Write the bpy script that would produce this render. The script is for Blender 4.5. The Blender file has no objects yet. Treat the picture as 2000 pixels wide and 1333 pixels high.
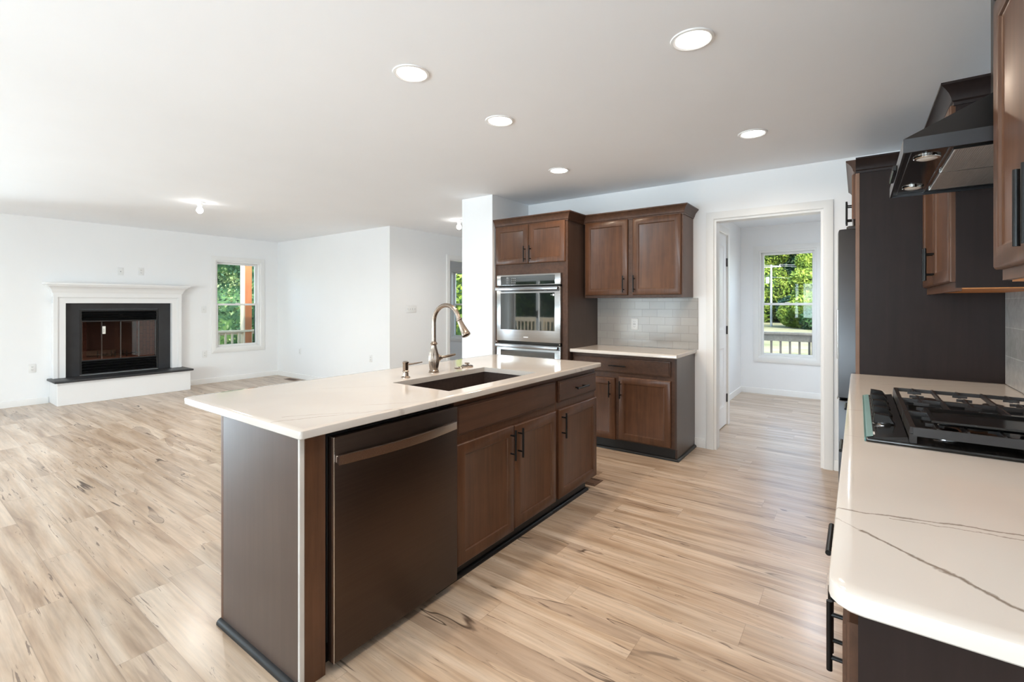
import bpy, bmesh, math, random
from mathutils import Vector, Matrix, noise
R = math.radians; PI = math.pi
random.seed(7)
C = bpy.context.scene.collection

# ------------------------------------------------------------------ camera, world, sun, exposure
F = 925.0
cd = bpy.data.cameras.new('camera'); cam = bpy.data.objects.new('camera', cd); C.objects.link(cam)
cd.sensor_width = 36; cd.lens = F/2000*36; cd.shift_y = -(666.5-594)/2000
cd.clip_start = .02; cd.clip_end = 500
cam.location = (0, 0, 1.34); cam.rotation_euler = (PI/2, 0, math.atan(676/F))
bpy.context.scene.camera = cam
vs = bpy.context.scene.view_settings
vs.view_transform = 'Standard'; vs.look = 'None'; vs.gamma = 1; vs.use_curve_mapping = False
vs.exposure = 0.93
bpy.context.scene.cycles.max_bounces = 10
bpy.context.scene.cycles.diffuse_bounces = 6
bpy.context.scene.cycles.glossy_bounces = 4
bpy.context.scene.cycles.sample_clamp_indirect = 6

W = bpy.data.worlds.new('sky'); bpy.context.scene.world = W; W.use_nodes = True
wn = W.node_tree; bg = wn.nodes['Background']
sk = wn.nodes.new('ShaderNodeTexSky'); sk.sky_type = 'NISHITA'; sk.sun_disc = False
sk.sun_elevation = R(42); sk.sun_rotation = R(120); sk.air_density = 1; sk.dust_density = 2; sk.ozone_density = 1
wn.links.new(sk.outputs[0], bg.inputs[0]); bg.inputs[1].default_value = .6

def light(name, kind, loc, energy, color=(1,1,1), rot=(0,0,0), size=None, size_y=None, **k):
    l = bpy.data.lights.new(name, kind); o = bpy.data.objects.new(name, l); C.objects.link(o)
    o.location = loc; o.rotation_euler = rot; l.energy = energy; l.color = color
    if size: 
        if kind == 'AREA':
            l.size = size
            if size_y: l.shape = 'RECTANGLE'; l.size_y = size_y
            else: l.shape = 'DISK'
        else: l.shadow_soft_size = size
    for a, v in k.items(): setattr(l, a, v)
    return o
sun = light('sun', 'SUN', (4, -4, 9), 2.3, (1, .95, .86), (R(48), 0, R(35))); sun.data.angle = R(1)
DAY = (.76, .88, 1.0)
# unseen area lamps added outside rear and side openings, standing in for daylight
light('patio_fill', 'AREA', (-4.4, -4.4, .9), 60, DAY, (R(-112), 0, PI), 2.4, 1.8)
light('side_fill', 'AREA', (-10.2, -1.3, .9), 230, DAY, (0, R(-112), 0), 1.8, 2.6)
light('dining_fill', 'AREA', (-1.6, -4.9, 1.1), 430, DAY, (R(-108), 0, PI), 4.2, 2.2)

# ------------------------------------------------------------------ materials
def mat(name, col=(.8,.8,.8), rough=.5, metal=0, spec=.5, emit=None, es=0, coat=0, alpha=None):
    m = bpy.data.materials.new(name); m.use_nodes = True
    b = m.node_tree.nodes['Principled BSDF']
    b.inputs['Base Color'].default_value = (*col, 1); b.inputs['Roughness'].default_value = rough
    b.inputs['Metallic'].default_value = metal; b.inputs['Specular IOR Level'].default_value = spec
    b.inputs['Coat Weight'].default_value = coat; b.inputs['Coat Roughness'].default_value = .1
    if emit: b.inputs['Emission Color'].default_value = (*emit, 1); b.inputs['Emission Strength'].default_value = es
    return m
class NT:
    def __init__(s, m): s.m = m; s.t = m.node_tree; s.b = s.t.nodes['Principled BSDF']
    def n(s, kind, **k):
        nd = s.t.nodes.new('ShaderNode'+kind)
        ins = k.pop('ins', {})
        for a, v in k.items(): setattr(nd, a, v)
        for a, v in ins.items():
            if hasattr(v, 'links'): s.t.links.new(v, nd.inputs[a])
            else: nd.inputs[a].default_value = v
        return nd
    def math(s, op, a, b=None, c=None):
        nd = s.n('Math', operation=op)
        for i, v in enumerate((a, b, c)):
            if v is None: continue
            if hasattr(v, 'links'): s.t.links.new(v, nd.inputs[i])
            else: nd.inputs[i].default_value = v
        return nd.outputs[0]
    def mix(s, f, a, b, blend='MIX'):
        nd = s.n('Mix', data_type='RGBA', blend_type=blend)
        for i, v in ((0, f), (6, a), (7, b)):
            if hasattr(v, 'links'): s.t.links.new(v, nd.inputs[i])
            else: nd.inputs[i].default_value = v if i == 0 else (*v, 1) if len(v) == 3 else v
        return nd.outputs[2]
    def ramp(s, f, stops, interp='LINEAR'):
        nd = s.n('ValToRGB'); s.t.links.new(f, nd.inputs[0]); cr = nd.color_ramp; cr.interpolation = interp
        while len(cr.elements) > 1: cr.elements.remove(cr.elements[-1])
        cr.elements[0].position = stops[0][0]
        g = lambda c: (c, c, c, 1) if isinstance(c, (int, float)) else (*c, 1)
        cr.elements[0].color = g(stops[0][1])
        for p, c in stops[1:]:
            e = cr.elements.new(p); e.color = g(c)
        return nd.outputs[0]
    def pos(s, scale=(1,1,1), obj=False):
        if obj: o = s.n('TexCoord').outputs['Object']
        else: o = s.n('NewGeometry').outputs['Position']
        return s.n('Mapping', ins={'Vector': o, 'Scale': scale}).outputs[0]
    def noise(s, vec, scale=1, detail=3, rough=.5, dist=0):
        return s.n('TexNoise', ins={'Vector': vec, 'Scale': scale, 'Detail': detail, 'Roughness': rough, 'Distortion': dist}).outputs[0]
    def base(s, c): s.t.links.new(c, s.b.inputs['Base Color'])
    def bump(s, h, strength=.2, dist=.002):
        b = s.n('Bump', ins={'Height': h, 'Strength': strength, 'Distance': dist}); s.t.links.new(b.outputs[0], s.b.inputs['Normal'])

def plain(name, col, rough=.5, var=.06, scale=6, **k):      # a plain coat with a faint procedural unevenness
    m = mat(name, col, rough, **k); t = NT(m)
    n = t.noise(t.pos(), scale, 3)
    lo = tuple(max(0, c*(1-var)) for c in col); hi = tuple(min(1, c*(1+var)) for c in col)
    t.base(t.ramp(n, [(.3, lo), (.7, hi)])); return m

WALLM = plain('wall_paint', (.855, .86, .865), .6, .008, 2)
CEILM = plain('ceiling_paint', (.89, .915, .95), .8, .008, 2)
TRIMM = plain('trim_paint', (.83, .825, .81), .35, .008, 3)
DOORM = plain('door_paint', (.84, .84, .84), .35, .008, 3)
MANTM = plain('mantel_paint', (.83, .83, .83), .35, .006, 3)

def wood(name, col, rough=.34, grain_z=True, var=.28, coat=.15):
    m = mat(name, col, rough, coat=coat, spec=.28); m.node_tree.nodes['Principled BSDF'].inputs['Coat Roughness'].default_value = .2
    t = NT(m)
    v = t.pos((38, 38, 2.2) if grain_z else (38, 2.2, 38))
    g = t.noise(v, 1, 5, .6, .4); big = t.noise(t.pos(), 3.5, 3, .6)
    f = t.math('ADD', t.math('MULTIPLY', g, .55), t.math('MULTIPLY', big, .45))
    lo = tuple(c*(1-var) for c in col); hi = tuple(c*(1+var) for c in col)
    t.base(t.ramp(f, [(.36, lo), (.64, hi)])); t.bump(g, .08, .001); return m
WOOD = wood('espresso_maple', (.092, .041, .021), .38, coat=.12)
WOODD = wood('espresso_dark', (.021, .0135, .012), .42, var=.15, coat=0)  # darker espresso tone for right-run side panels and crowns
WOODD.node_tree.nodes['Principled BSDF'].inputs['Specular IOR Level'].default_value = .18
WOODH = wood('espresso_maple_cross', (.072, .036, .022), .40, grain_z=False, coat=.04)
WOODP = wood('espresso_end_panel', (.062, .040, .032), .30, var=.12, coat=.3)
STILE = wood('stained_edge_board', (.20, .115, .075), .4, var=.2)
RAWW = wood('raw_maple_underside', (.55, .22, .07), .5, grain_z=False, var=.12)
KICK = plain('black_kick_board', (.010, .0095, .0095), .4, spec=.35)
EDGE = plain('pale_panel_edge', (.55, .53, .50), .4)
BLACKP = plain('black_pull_metal', (.012, .012, .012), .32, metal=.6)
BLACK = plain('black_enamel', (.008, .008, .008), .12)
BLACKM = plain('matte_black', (.012, .012, .013), .5)
SLATE = plain('black_slate', (.022, .023, .026), .42, .15, 9)
GUN = mat('black_stainless', (.085, .062, .05), .38, metal=1)
t = NT(GUN); g = t.noise(t.pos((3, 3, 220)), 1, 2); t.base(t.ramp(g, [(.3, (.083, .060, .049)), (.7, (.090, .066, .053))]))
GUND = mat('black_stainless_trim', (.62, .58, .55), .2, metal=1)
FRIDGE = plain('fridge_black_stainless', (.085, .085, .088), .3, .05, 5, metal=1)
HOODM = plain('hood_black_stainless', (.045, .040, .038), .3, .05, 5, metal=1)
STEEL = mat('brushed_steel', (.58, .58, .575), .2, metal=1)
t = NT(STEEL); g = t.noise(t.pos((2, 2, 160)), 1, 2); t.base(t.ramp(g, [(.3, (.40, .40, .395)), (.7, (.46, .46, .455))]))
w_ = t.noise(t.pos((9, 9, 1.5)), 1, 1); t.bump(w_, .12, .01)
STEELD = mat('dark_steel', (.30, .30, .31), .2, metal=1)
FILTER = mat('filter_mesh', (.60, .57, .55), .38, metal=.8)
t = NT(FILTER); wv = t.n('TexWave', ins={'Vector': t.pos(), 'Scale': 60.0, 'Distortion': 0.0}); t.bump(wv.outputs[1], .4, .002)
CHROME = mat('chrome', (.75, .74, .72), .1, metal=1)
NICKEL = mat('warm_brushed_nickel', (.40, .325, .265), .24, metal=1)
t = NT(NICKEL); g = t.noise(t.pos((1, 1, 200)), 1, 2); t.base(t.ramp(g, [(.3, (.30, .24, .195)), (.7, (.36, .295, .245))]))
OVGL = mat('oven_glass', (.012, .014, .014), .03, spec=1.0); OVGL.node_tree.nodes['Principled BSDF'].inputs['IOR'].default_value = 1.68
COOKG = mat('cooktop_steel', (.03, .028, .027), .16, metal=.7)
TEAL = plain('protective_film', (.11, .23, .22), .3)
KNOBM = plain('knob_black', (.016, .014, .013), .28, metal=.4)
IRON = plain('cast_iron', (.013, .009, .008), .38, .2, 30)
SINKM = plain('brown_composite', (.040, .026, .021), .45, .2, 60)
PLAST = plain('white_plastic', (.80, .80, .79), .3, .01)
SLOT = plain('slot_dark', (.05, .05, .05), .5)
REDB = mat('firebrick', (.25, .10, .07), .9)
t = NT(REDB); br = t.n('TexBrick', ins={'Vector': t.pos((1,1,1)), 'Color1': (.46,.17,.11,1), 'Color2': (.38,.14,.09,1), 'Mortar': (.12,.06,.045,1), 'Scale': 4.0, 'Mortar Size': .012})
mp = t.n('Mapping', ins={'Vector': t.n('NewGeometry').outputs['Position'], 'Rotation': (PI/2, 0, PI/2)}); t.t.links.new(mp.outputs[0], br.inputs['Vector']); t.base(br.outputs[0])
TAGM = plain('paper_tag', (.8, .78, .72), .6)
CEDAR = wood('cedar_post', (.55, .19, .075), .6, var=.15, coat=0)
DECKW = wood('pale_deck_lumber', (.80, .66, .48), .7, var=.14, coat=0)
GREYW = wood('weathered_lumber', (.36, .31, .27), .8, var=.2, coat=0)
RAILW = wood('weathered_rail', (.42, .37, .33), .8, grain_z=False, var=.3, coat=0)
POLEM = plain('pole_grey', (.42, .42, .43), .8)
VENTM = plain('bronze_register', (.16, .10, .07), .45, metal=.3)
LAMPM = mat('lamp_diffuser', (1, 1, 1), .5, emit=(1, .97, .93), es=9)
BULBM = mat('bulb_glass', (1, 1, 1), .4, emit=(1, .97, .92), es=14)
HLAMP = mat('hood_lens', (.75, .72, .68), .25)
STICK = plain('label_white', (.8, .8, .8), .5); REDINK = plain('label_red', (.5, .05, .05), .5)
KEYM = plain('key_grey', (.35, .35, .35), .4)

GLASS = bpy.data.materials.new('window_glass'); GLASS.use_nodes = True
nt = GLASS.node_tree; nt.nodes.clear()
o_ = nt.nodes.new('ShaderNodeOutputMaterial'); mx = nt.nodes.new('ShaderNodeMixShader'); tr = nt.nodes.new('ShaderNodeBsdfTransparent'); gl = nt.nodes.new('ShaderNodeBsdfGlossy'); fr = nt.nodes.new('ShaderNodeFresnel')
gl.inputs['Roughness'].default_value = .01; fr.inputs[0].default_value = 1.22; tr.inputs[0].default_value = (.96, .98, .97, 1)
nt.links.new(fr.outputs[0], mx.inputs[0]); nt.links.new(tr.outputs[0], mx.inputs[1]); nt.links.new(gl.outputs[0], mx.inputs[2]); nt.links.new(mx.outputs[0], o_.inputs[0])
def tinted(name, col, ior=1.6):
    m = GLASS.copy(); m.name = name
    for n_ in m.node_tree.nodes:
        if n_.type == 'BSDF_TRANSPARENT': n_.inputs[0].default_value = (*col, 1)
        if n_.type == 'FRESNEL': n_.inputs[0].default_value = ior
    return m
FGLASS = tinted('fire_door_glass', (.85, .82, .80))
SCREEN = tinted('window_screen', (.80, .82, .80), 1.1)

# floor: spalted maple planks laid along X, .163 wide
FLOORM = mat('vinyl_plank_floor', rough=.36, coat=.35); t = NT(FLOORM)
t.b.inputs['Coat Roughness'].default_value = .22
P = t.n('NewGeometry').outputs['Position']; sx = t.n('SeparateXYZ', ins={0: P}); X, Y = sx.outputs[0], sx.outputs[1]
row = t.math('FLOOR', t.math('DIVIDE', t.math('SUBTRACT', Y, 2.179-.163*60), .163))
rfr = t.math('FRACT', t.math('DIVIDE', t.math('SUBTRACT', Y, 2.179-.163*60), .163))
wr = t.n('TexWhiteNoise', noise_dimensions='1D', ins={'W': row}).outputs[0]
xs = t.math('DIVIDE', t.math('ADD', X, t.math('MULTIPLY', wr, 1.22)), 1.22)
colm = t.math('FLOOR', xs); cfr = t.math('FRACT', xs)
cid = t.n('CombineXYZ', ins={0: row, 1: colm}); wn1 = t.n('TexWhiteNoise', noise_dimensions='3D', ins={'Vector': cid.outputs[0]})
rnd = wn1.outputs[0]; rc = t.n('SeparateColor', ins={0: wn1.outputs[1]}); r2, r3 = rc.outputs[1], rc.outputs[2]
def pv(ax, ay, off=37.0):
    return t.n('CombineXYZ', ins={0: t.math('ADD', t.math('MULTIPLY', X, ax), t.math('MULTIPLY', r2, off)), 1: t.math('ADD', t.math('MULTIPLY', Y, ay), t.math('MULTIPLY', rnd, off*1.7)), 2: t.math('MULTIPLY', r3, 9.0)}).outputs[0]
cloud = t.noise(pv(1.1, 11.0), 1, 4, .55, .5)
heart = t.noise(pv(.75, 7.0, 61.0), 1, 3, .45, .7)
grain = t.noise(pv(3.0, 60.0), 1, 4, .6, .3)
streak = t.noise(pv(2.2, 34.0, 83.0), 1, 3, .6, 1.6)
basec = t.ramp(cloud, [(.28, (.31, .205, .13)), (.42, (.47, .345, .24)), (.56, (.60, .475, .36)), (.72, (.69, .58, .465))])
basec = t.mix(t.math('MULTIPLY', r2, .40), basec, (.36, .255, .175), 'MIX')
hm = t.ramp(heart, [(.598, 0.0), (.606, .8), (.70, 1.0)])
some = t.math('GREATER_THAN', r3, .50)
hmask = t.math('MULTIPLY', hm, some)
c1 = t.mix(t.math('MULTIPLY', hmask, .55), basec, (.30, .21, .15))
line = t.ramp(t.math('ABSOLUTE', t.math('SUBTRACT', heart, .602)), [(.0, 1.0), (.004, .8), (.009, 0.0)])
brk = t.ramp(t.noise(pv(2.5, 8.0, 11.0), 1, 2), [(.42, 0.0), (.58, 1.0)])
c2 = t.mix(t.math('MULTIPLY', t.math('MULTIPLY', line, some), t.math('MULTIPLY', brk, .92)), c1, (.06, .035, .022))
gm = t.ramp(grain, [(.30, .80), (.62, 1.06)])
c3 = t.mix(1.0, c2, gm, 'MULTIPLY')
sm = t.ramp(streak, [(.645, 0.0), (.685, 1.0)])
c4 = t.mix(t.math('MULTIPLY', sm, .75), c3, (.10, .06, .04))
knot = t.ramp(t.math('ABSOLUTE', t.math('SUBTRACT', t.noise(pv(5.0, 16.0, 5.0), 1, 4, .6, 2.5), .70)), [(.0, 1.0), (.02, 0.0)])
c4 = t.mix(t.math('MULTIPLY', knot, .6), c4, (.10, .065, .045))
e1 = t.math('LESS_THAN', rfr, .010); e2 = t.math('GREATER_THAN', rfr, .990); e3 = t.math('LESS_THAN', cfr, .0018)
seam = t.math('MAXIMUM', t.math('MAXIMUM', e1, e2), e3)
c5 = t.mix(t.math('MULTIPLY', seam, .35), c4, (.16, .11, .08)); t.base(c5)
t.bump(t.math('SUBTRACT', t.math('MULTIPLY', grain, .3), seam), .12, .0015)
rr = t.ramp(grain, [(.3, .30), (.7, .42)]); t.t.links.new(rr, t.b.inputs['Roughness'])

# quartz: warm white with thin broken veins; veins = list of (x0,y0,x1,y1,width,strength)
def quartz(name, veins, k=1.0):
    m = mat(name, (.8, .77, .73), .09, spec=.5); t = NT(m)
    P = t.n('NewGeometry').outputs['Position']; s = t.n('SeparateXYZ', ins={0: P}); X, Y = s.outputs[0], s.outputs[1]
    wob = t.math('MULTIPLY', t.math('SUBTRACT', t.noise(P, 9, 5, .65), .5), .045)
    wob2 = t.math('MULTIPLY', t.math('SUBTRACT', t.noise(P, 3.5, 2, .5), .5), .05)
    w = t.math('ADD', wob, wob2)
    thick = t.noise(P, 22, 3, .6)
    tot = None
    for (x0, y0, x1, y1, wd, st) in veins:
        L = math.hypot(x1-x0, y1-y0); nx, ny = -(y1-y0)/L, (x1-x0)/L; tx, ty = (x1-x0)/L, (y1-y0)/L
        d = t.math('ADD', t.math('ADD', t.math('MULTIPLY', X, nx), t.math('MULTIPLY', Y, ny)), -(x0*nx+y0*ny))
        d = t.math('ABSOLUTE', t.math('ADD', d, w))
        al = t.math('ADD', t.math('ADD', t.math('MULTIPLY', X, tx), t.math('MULTIPLY', Y, ty)), -(x0*tx+y0*ty))
        inside = t.math('MULTIPLY', t.math('GREATER_THAN', al, 0), t.math('LESS_THAN', al, L))
        dd = t.math('DIVIDE', d, t.math('MULTIPLY', t.math('ADD', t.math('MULTIPLY', thick, thick), .12), wd*3.4))
        v = t.math('MULTIPLY', t.math('MULTIPLY', t.ramp(dd, [(0, 1.0), (.45, .7), (1, 0.0)]), inside), st)
        tot = v if tot is None else t.math('MAXIMUM', tot, v)
    c = t.ramp(t.noise(P, 2, 3), [(.35, (.62*k, .575*k, .53*k)), (.65, (.66*k, .62*k, .575*k))])
    if tot is not None: c = t.mix(tot, c, (.20, .155, .12))
    t.base(c); return m
QR = quartz('quartz_range_side', [(-.06,1.205,.65,1.36,.0035,.85),(.05,1.215,.65,1.315,.0022,.7),(-.06,1.165,.06,1.06,.002,.45),(.0,1.113,.45,.72,.0045,.95),(-.06,2.335,.05,2.385,.003,.45),(-.06,1.90,.03,1.905,.002,.25),(.1,3.2,.64,3.5,.003,.35)])
QI = quartz('quartz_island', [(-1.72,.87,-1.50,1.33,.004,.45),(-1.76,.93,-1.60,1.16,.003,.5),(-1.70,1.24,-1.47,1.56,.003,.4),(-2.2,1.35,-2.0,1.62,.002,.35),(-1.9,2.55,-1.5,2.8,.003,.3),(-1.6,2.62,-1.5,2.95,.003,.3)], .84)
QB = quartz('quartz_oven_side', [(-1.5,4.2,-1.2,4.02,.004,.5)])

def tile(name, c1, c2, mort, w, h, rot, rough=.12, off=0, bumpy=.1):
    m = mat(name, c1, rough); t = NT(m)
    mp = t.n('Mapping', ins={'Vector': t.n('NewGeometry').outputs['Position'], 'Rotation': rot, 'Location': (0, off, 0)})
    b = t.n('TexBrick', offset=.5, ins={'Vector': mp.outputs[0], 'Color1': (*c1, 1), 'Color2': (*c2, 1), 'Mortar': (*mort, 1), 'Scale': 1.0, 'Mortar Size': .0022, 'Mortar Smooth': .2, 'Bias': 0.0, 'Brick Width': w, 'Row Height': h})
    n = t.noise(t.pos(), 14, 4, .6, 1.0)
    t.base(t.mix(bumpy, b.outputs[0], t.ramp(n, [(.3, .75), (.7, 1.0)]), 'MULTIPLY'))
    t.bump(t.math('ADD', t.math('MULTIPLY', n, bumpy*2), t.math('MULTIPLY', b.outputs[1], -1.0)), .25, .002); return m
TILEB = tile('subway_tile_white', (.39, .365, .335), (.36, .335, .31), (.29, .27, .25), .152, .0765, (PI/2, 0, 0), .12, .063)
TILER = tile('subway_tile_pearl', (.46, .46, .455), (.56, .56, .555), (.66, .65, .64), .152, .076, (PI/2, 0, PI/2), .08, .063, .9)

def leafmat(name, a, b, c):
    m = mat(name, a, .6, spec=.2); t = NT(m)
    n = t.noise(t.pos(), 1.6, 6, .75)
    t.base(t.ramp(n, [(.34, a), (.5, b), (.66, c)])); return m
LEAFY = leafmat('leaves_sunny', (.02,.045,.012), (.14,.22,.03), (.46,.52,.10))
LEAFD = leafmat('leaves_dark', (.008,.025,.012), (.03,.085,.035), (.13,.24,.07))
LEAFG = leafmat('leaves_teal', (.008,.025,.016), (.035,.095,.05), (.32,.40,.17))
BARK = plain('bark', (.12, .09, .07), .9, .3, 12)
GRASS = mat('dry_lawn', rough=.9); t = NT(GRASS); n = t.noise(t.pos(), .5, 6, .7); t.base(t.ramp(n, [(.3,(.20,.22,.08)),(.5,(.36,.32,.18)),(.7,(.50,.43,.31))]))
DRIVE = plain('pale_driveway', (.42, .39, .36), .9, .1, 3)
DECKF = mat('deck_boards', rough=.8); t = NT(DECKF); br = t.n('TexBrick', ins={'Vector': t.pos(), 'Color1': (.42,.34,.26,1), 'Color2': (.36,.29,.22,1), 'Mortar': (.05,.04,.03,1), 'Scale': 1.0, 'Mortar Size': .004, 'Brick Width': 3.0, 'Row Height': .14}); t.base(br.outputs[0])
SIDING = plain('house_siding', (.7, .7, .68), .7)

# ------------------------------------------------------------------ mesh helpers
class MB:
    def __init__(s): s.bm = bmesh.new()
    def face(s, pts):
        vs_ = [s.bm.verts.new(p) for p in pts]
        return s.bm.faces.new(vs_)
    def box(s, x0, x1, y0, y1, z0, z1, b=0, seg=1):
        x0, x1 = sorted((x0, x1)); y0, y1 = sorted((y0, y1)); z0, z1 = sorted((z0, z1))
        v = [s.bm.verts.new((x, y, z)) for x in (x0, x1) for y in (y0, y1) for z in (z0, z1)]
        fs = [s.bm.faces.new([v[i] for i in q]) for q in ((0,1,3,2),(4,6,7,5),(0,4,5,1),(2,3,7,6),(0,2,6,4),(1,5,7,3))]
        if b > 0:
            es = list({e for f in fs for e in f.edges})
            bmesh.ops.bevel(s.bm, geom=es, offset=b, segments=seg, profile=.5, affect='EDGES')
        return s
    def loft(s, loops, cap0=True, cap1=True, closed=True):
        L = [[s.bm.verts.new(p) for p in lp] for lp in loops]
        n = len(L[0])
        for a, b in zip(L, L[1:]):
            for i in range(n if closed else n-1):
                j = (i+1) % n
                s.bm.faces.new((a[i], a[j], b[j], b[i]))
        if cap0: s.bm.faces.new(L[0][::-1])
        if cap1: s.bm.faces.new(L[-1])
        return s
    def cyl(s, p0, p1, r, r2=None, seg=16):
        p0, p1 = Vector(p0), Vector(p1); r2 = r if r2 is None else r2
        q = (p1-p0).to_track_quat('Z', 'Y')
        c = [q @ Vector((math.cos(2*PI*i/seg), math.sin(2*PI*i/seg), 0)) for i in range(seg)]
        return s.loft([[p0+v*r for v in c], [p1+v*r2 for v in c]])
    def tube(s, pts, r, seg=12, rs=None):
        pts = [Vector(p) for p in pts]; loops = []
        up = None
        for i, p in enumerate(pts):
            d = (pts[min(i+1, len(pts)-1)]-pts[max(i-1, 0)]).normalized()
            if up is None: up = d.orthogonal().normalized()
            up = (up - d*up.dot(d)).normalized(); w = d.cross(up)
            rr_ = rs[i] if rs else r
            loops.append([p+(up*math.cos(2*PI*k/seg)+w*math.sin(2*PI*k/seg))*rr_ for k in range(seg)])
        return s.loft(loops)
    def lathe(s, prof, o=(0,0,0), axis='Z', seg=28, flute=0, nfl=0):
        o = Vector(o); q = {'Z': Matrix.Identity(3), 'X': Matrix.Rotation(PI/2, 3, 'Y'), '-Y': Matrix.Rotation(PI/2, 3, 'X'), 'Y': Matrix.Rotation(-PI/2, 3, 'X')}.get(axis)
        if q is None: q = Vector(axis).to_track_quat('Z', 'Y').to_matrix()
        loops = []
        for p in prof:
            r, z = p[0], p[1]; fl = flute if len(p) > 2 and p[2] else 0
            loops.append([o + q @ Vector(((r*(1-fl*(.5+.5*math.cos(nfl*2*PI*i/seg))))*math.cos(2*PI*i/seg), (r*(1-fl*(.5+.5*math.cos(nfl*2*PI*i/seg))))*math.sin(2*PI*i/seg), z)) for i in range(seg)])
        return s.loft(loops)
    def panel(s, x0, x1, z0, z1, rings, back):
        # rings of rectangles (inset, y); first is the back
        def rect(i, y): return [(x0+i, y, z0+i), (x1-i, y, z0+i), (x1-i, y, z1-i), (x0+i, y, z1-i)]
        s.loft([rect(0, back)]+[rect(i, y) for i, y in rings]); return s
    def shaker(s, x0, x1, z0, z1, yf, t=.02, w=.058):
        return s.panel(x0, x1, z0, z1, [(0, yf+.007), (.003, yf+.003), (.008, yf), (w-.003, yf), (w, yf+.0015), (w+.003, yf+.007), (w+.010, yf+.010)], yf+t)
    def slab(s, x0, x1, z0, z1, yf, t=.02):
        return s.panel(x0, x1, z0, z1, [(0, yf+.009), (.003, yf+.006), (.010, yf+.005), (.013, yf)], yf+t)
    def sweep(s, path, prof, mapf=lambda p, q, h: (p, q, h), closed=False):
        # path 2D; profile (outward offset to the right of travel, height)
        n = len(path); loops = []
        for i in range(n):
            a = Vector(path[i]) - Vector(path[i-1]) if (i > 0 or closed) else None
            b = Vector(path[(i+1) % n]) - Vector(path[i]) if (i < n-1 or closed) else None
            na = Vector((a.y, -a.x)).normalized() if a is not None else None
            nb = Vector((b.y, -b.x)).normalized() if b is not None else None
            if na is None: m = nb
            elif nb is None: m = na
            else: m = (na+nb)/(1+na.dot(nb))
            loops.append([mapf(path[i][0]+m.x*o, path[i][1]+m.y*o, h) for o, h in prof])
        if closed: loops.append(loops[0]); return s.loft(loops, False, False)
        return s.loft(loops)
    def build(s, name, m, parent=None, smooth=True, loc=None):
        bmesh.ops.recalc_face_normals(s.bm, faces=s.bm.faces[:])
        me = bpy.data.meshes.new(name); s.bm.to_mesh(me); s.bm.free()
        me.materials.append(m)
        if smooth:
            me.shade_smooth(); me.set_sharp_from_angle(angle=R(32))
        o = bpy.data.objects.new(name, me); C.objects.link(o)
        if parent: o.parent = parent
        if loc: o.location = loc
        return o
def tag(o, label=None, cat=None, group=None, kind=None):
    if label: o['label'] = label
    if cat: o['category'] = cat
    if group: o['group'] = group
    if kind: o['kind'] = kind
    return o
def thing(name, label, cat, loc=(0,0,0), rz=0, group=None):
    o = bpy.data.objects.new(name, None); C.objects.link(o); o.location = loc; o.rotation_euler = (0, 0, rz)
    o.empty_display_size = .1
    return tag(o, label, cat, group)
def struct(o): o['kind'] = 'structure'; return o
def semp(name, loc=(0,0,0), rz=0):
    o = bpy.data.objects.new(name, None); C.objects.link(o); o.location = loc; o.rotation_euler = (0, 0, rz); o['kind'] = 'structure'; return o
def copy_tree(o, parent=None):
    c = o.copy(); C.objects.link(c)
    if parent: c.parent = parent
    for ch in list(o.children): copy_tree(ch, c)
    return c

def gridwall(mb, us, zs, holes, d0, d1, mapf):
    """wall slab in (u,z) with rectangular holes, between depths d0 and d1"""
    us = sorted(set(us + [h[0] for h in holes] + [h[1] for h in holes])); zs = sorted(set(zs + [h[2] for h in holes] + [h[3] for h in holes]))
    def solid(i, j):
        if i < 0 or j < 0 or i >= len(us)-1 or j >= len(zs)-1: return False
        u, z = (us[i]+us[i+1])/2, (zs[j]+zs[j+1])/2
        return not any(h[0] < u < h[1] and h[2] < z < h[3] for h in holes)
    for i in range(len(us)-1):
        for j in range(len(zs)-1):
            if not solid(i, j): continue
            a, b, c, d = us[i], us[i+1], zs[j], zs[j+1]
            for dep in (d0, d1): mb.face([mapf(a, dep, c), mapf(b, dep, c), mapf(b, dep, d), mapf(a, dep, d)])
            for ok, p, q in ((solid(i-1, j), (a, c), (a, d)), (solid(i+1, j), (b, c), (b, d)), (solid(i, j-1), (a, c), (b, c)), (solid(i, j+1), (a, d), (b, d))):
                if not ok: mb.face([mapf(p[0], d0, p[1]), mapf(q[0], d0, q[1]), mapf(q[0], d1, q[1]), mapf(p[0], d1, p[1])])
    bmesh.ops.remove_doubles(mb.bm, verts=mb.bm.verts[:], dist=1e-5)
    return mb
MX = lambda u, d, z: (u, d, z)      # wall along X
MY = lambda u, d, z: (d, u, z)      # wall along Y

# ------------------------------------------------------------------ room shell
CH = 2.5
struct(MB().box(-9.0, 1.5, -3.2, 8.05, -.12, 0).build('floor', FLOORM, smooth=False))
struct(MB().box(-9.4, 1.5, -3.6, 8.5, CH, CH+.2).build('ceiling', CEILM, smooth=False))
XL = -8.85; YK = 4.61; XR = .645
W1 = (3.545, 4.285, .575, 2.085)             # fireplace wall window (y0,y1,z0,z1)
FB = (1.788, 2.712, .335, 1.26)              # firebox hole
struct(gridwall(MB(), [-3.2, 8.05], [0, CH], [W1, FB, (-2.4, -.2, 0, 2.08)], XL, XL-.15, MY).build('wall_left', WALLM, smooth=False))
struct(MB().box(XL, -5.62, YK, YK+.12, 0, CH).build('wall_back_living', WALLM, smooth=False))
struct(gridwall(MB(), [YK+.12, 7.9], [0, CH], [(5.88, 6.72, 0, 2.105)], -5.62, -5.74, MY).build('wall_hall', WALLM, smooth=False))
struct(MB().box(-3.56, -3.13, 3.93, 7.9, 0, CH).build('wall_pier', WALLM, smooth=False))
DR = (-1.067, -.229, 0, 2.114)
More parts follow.
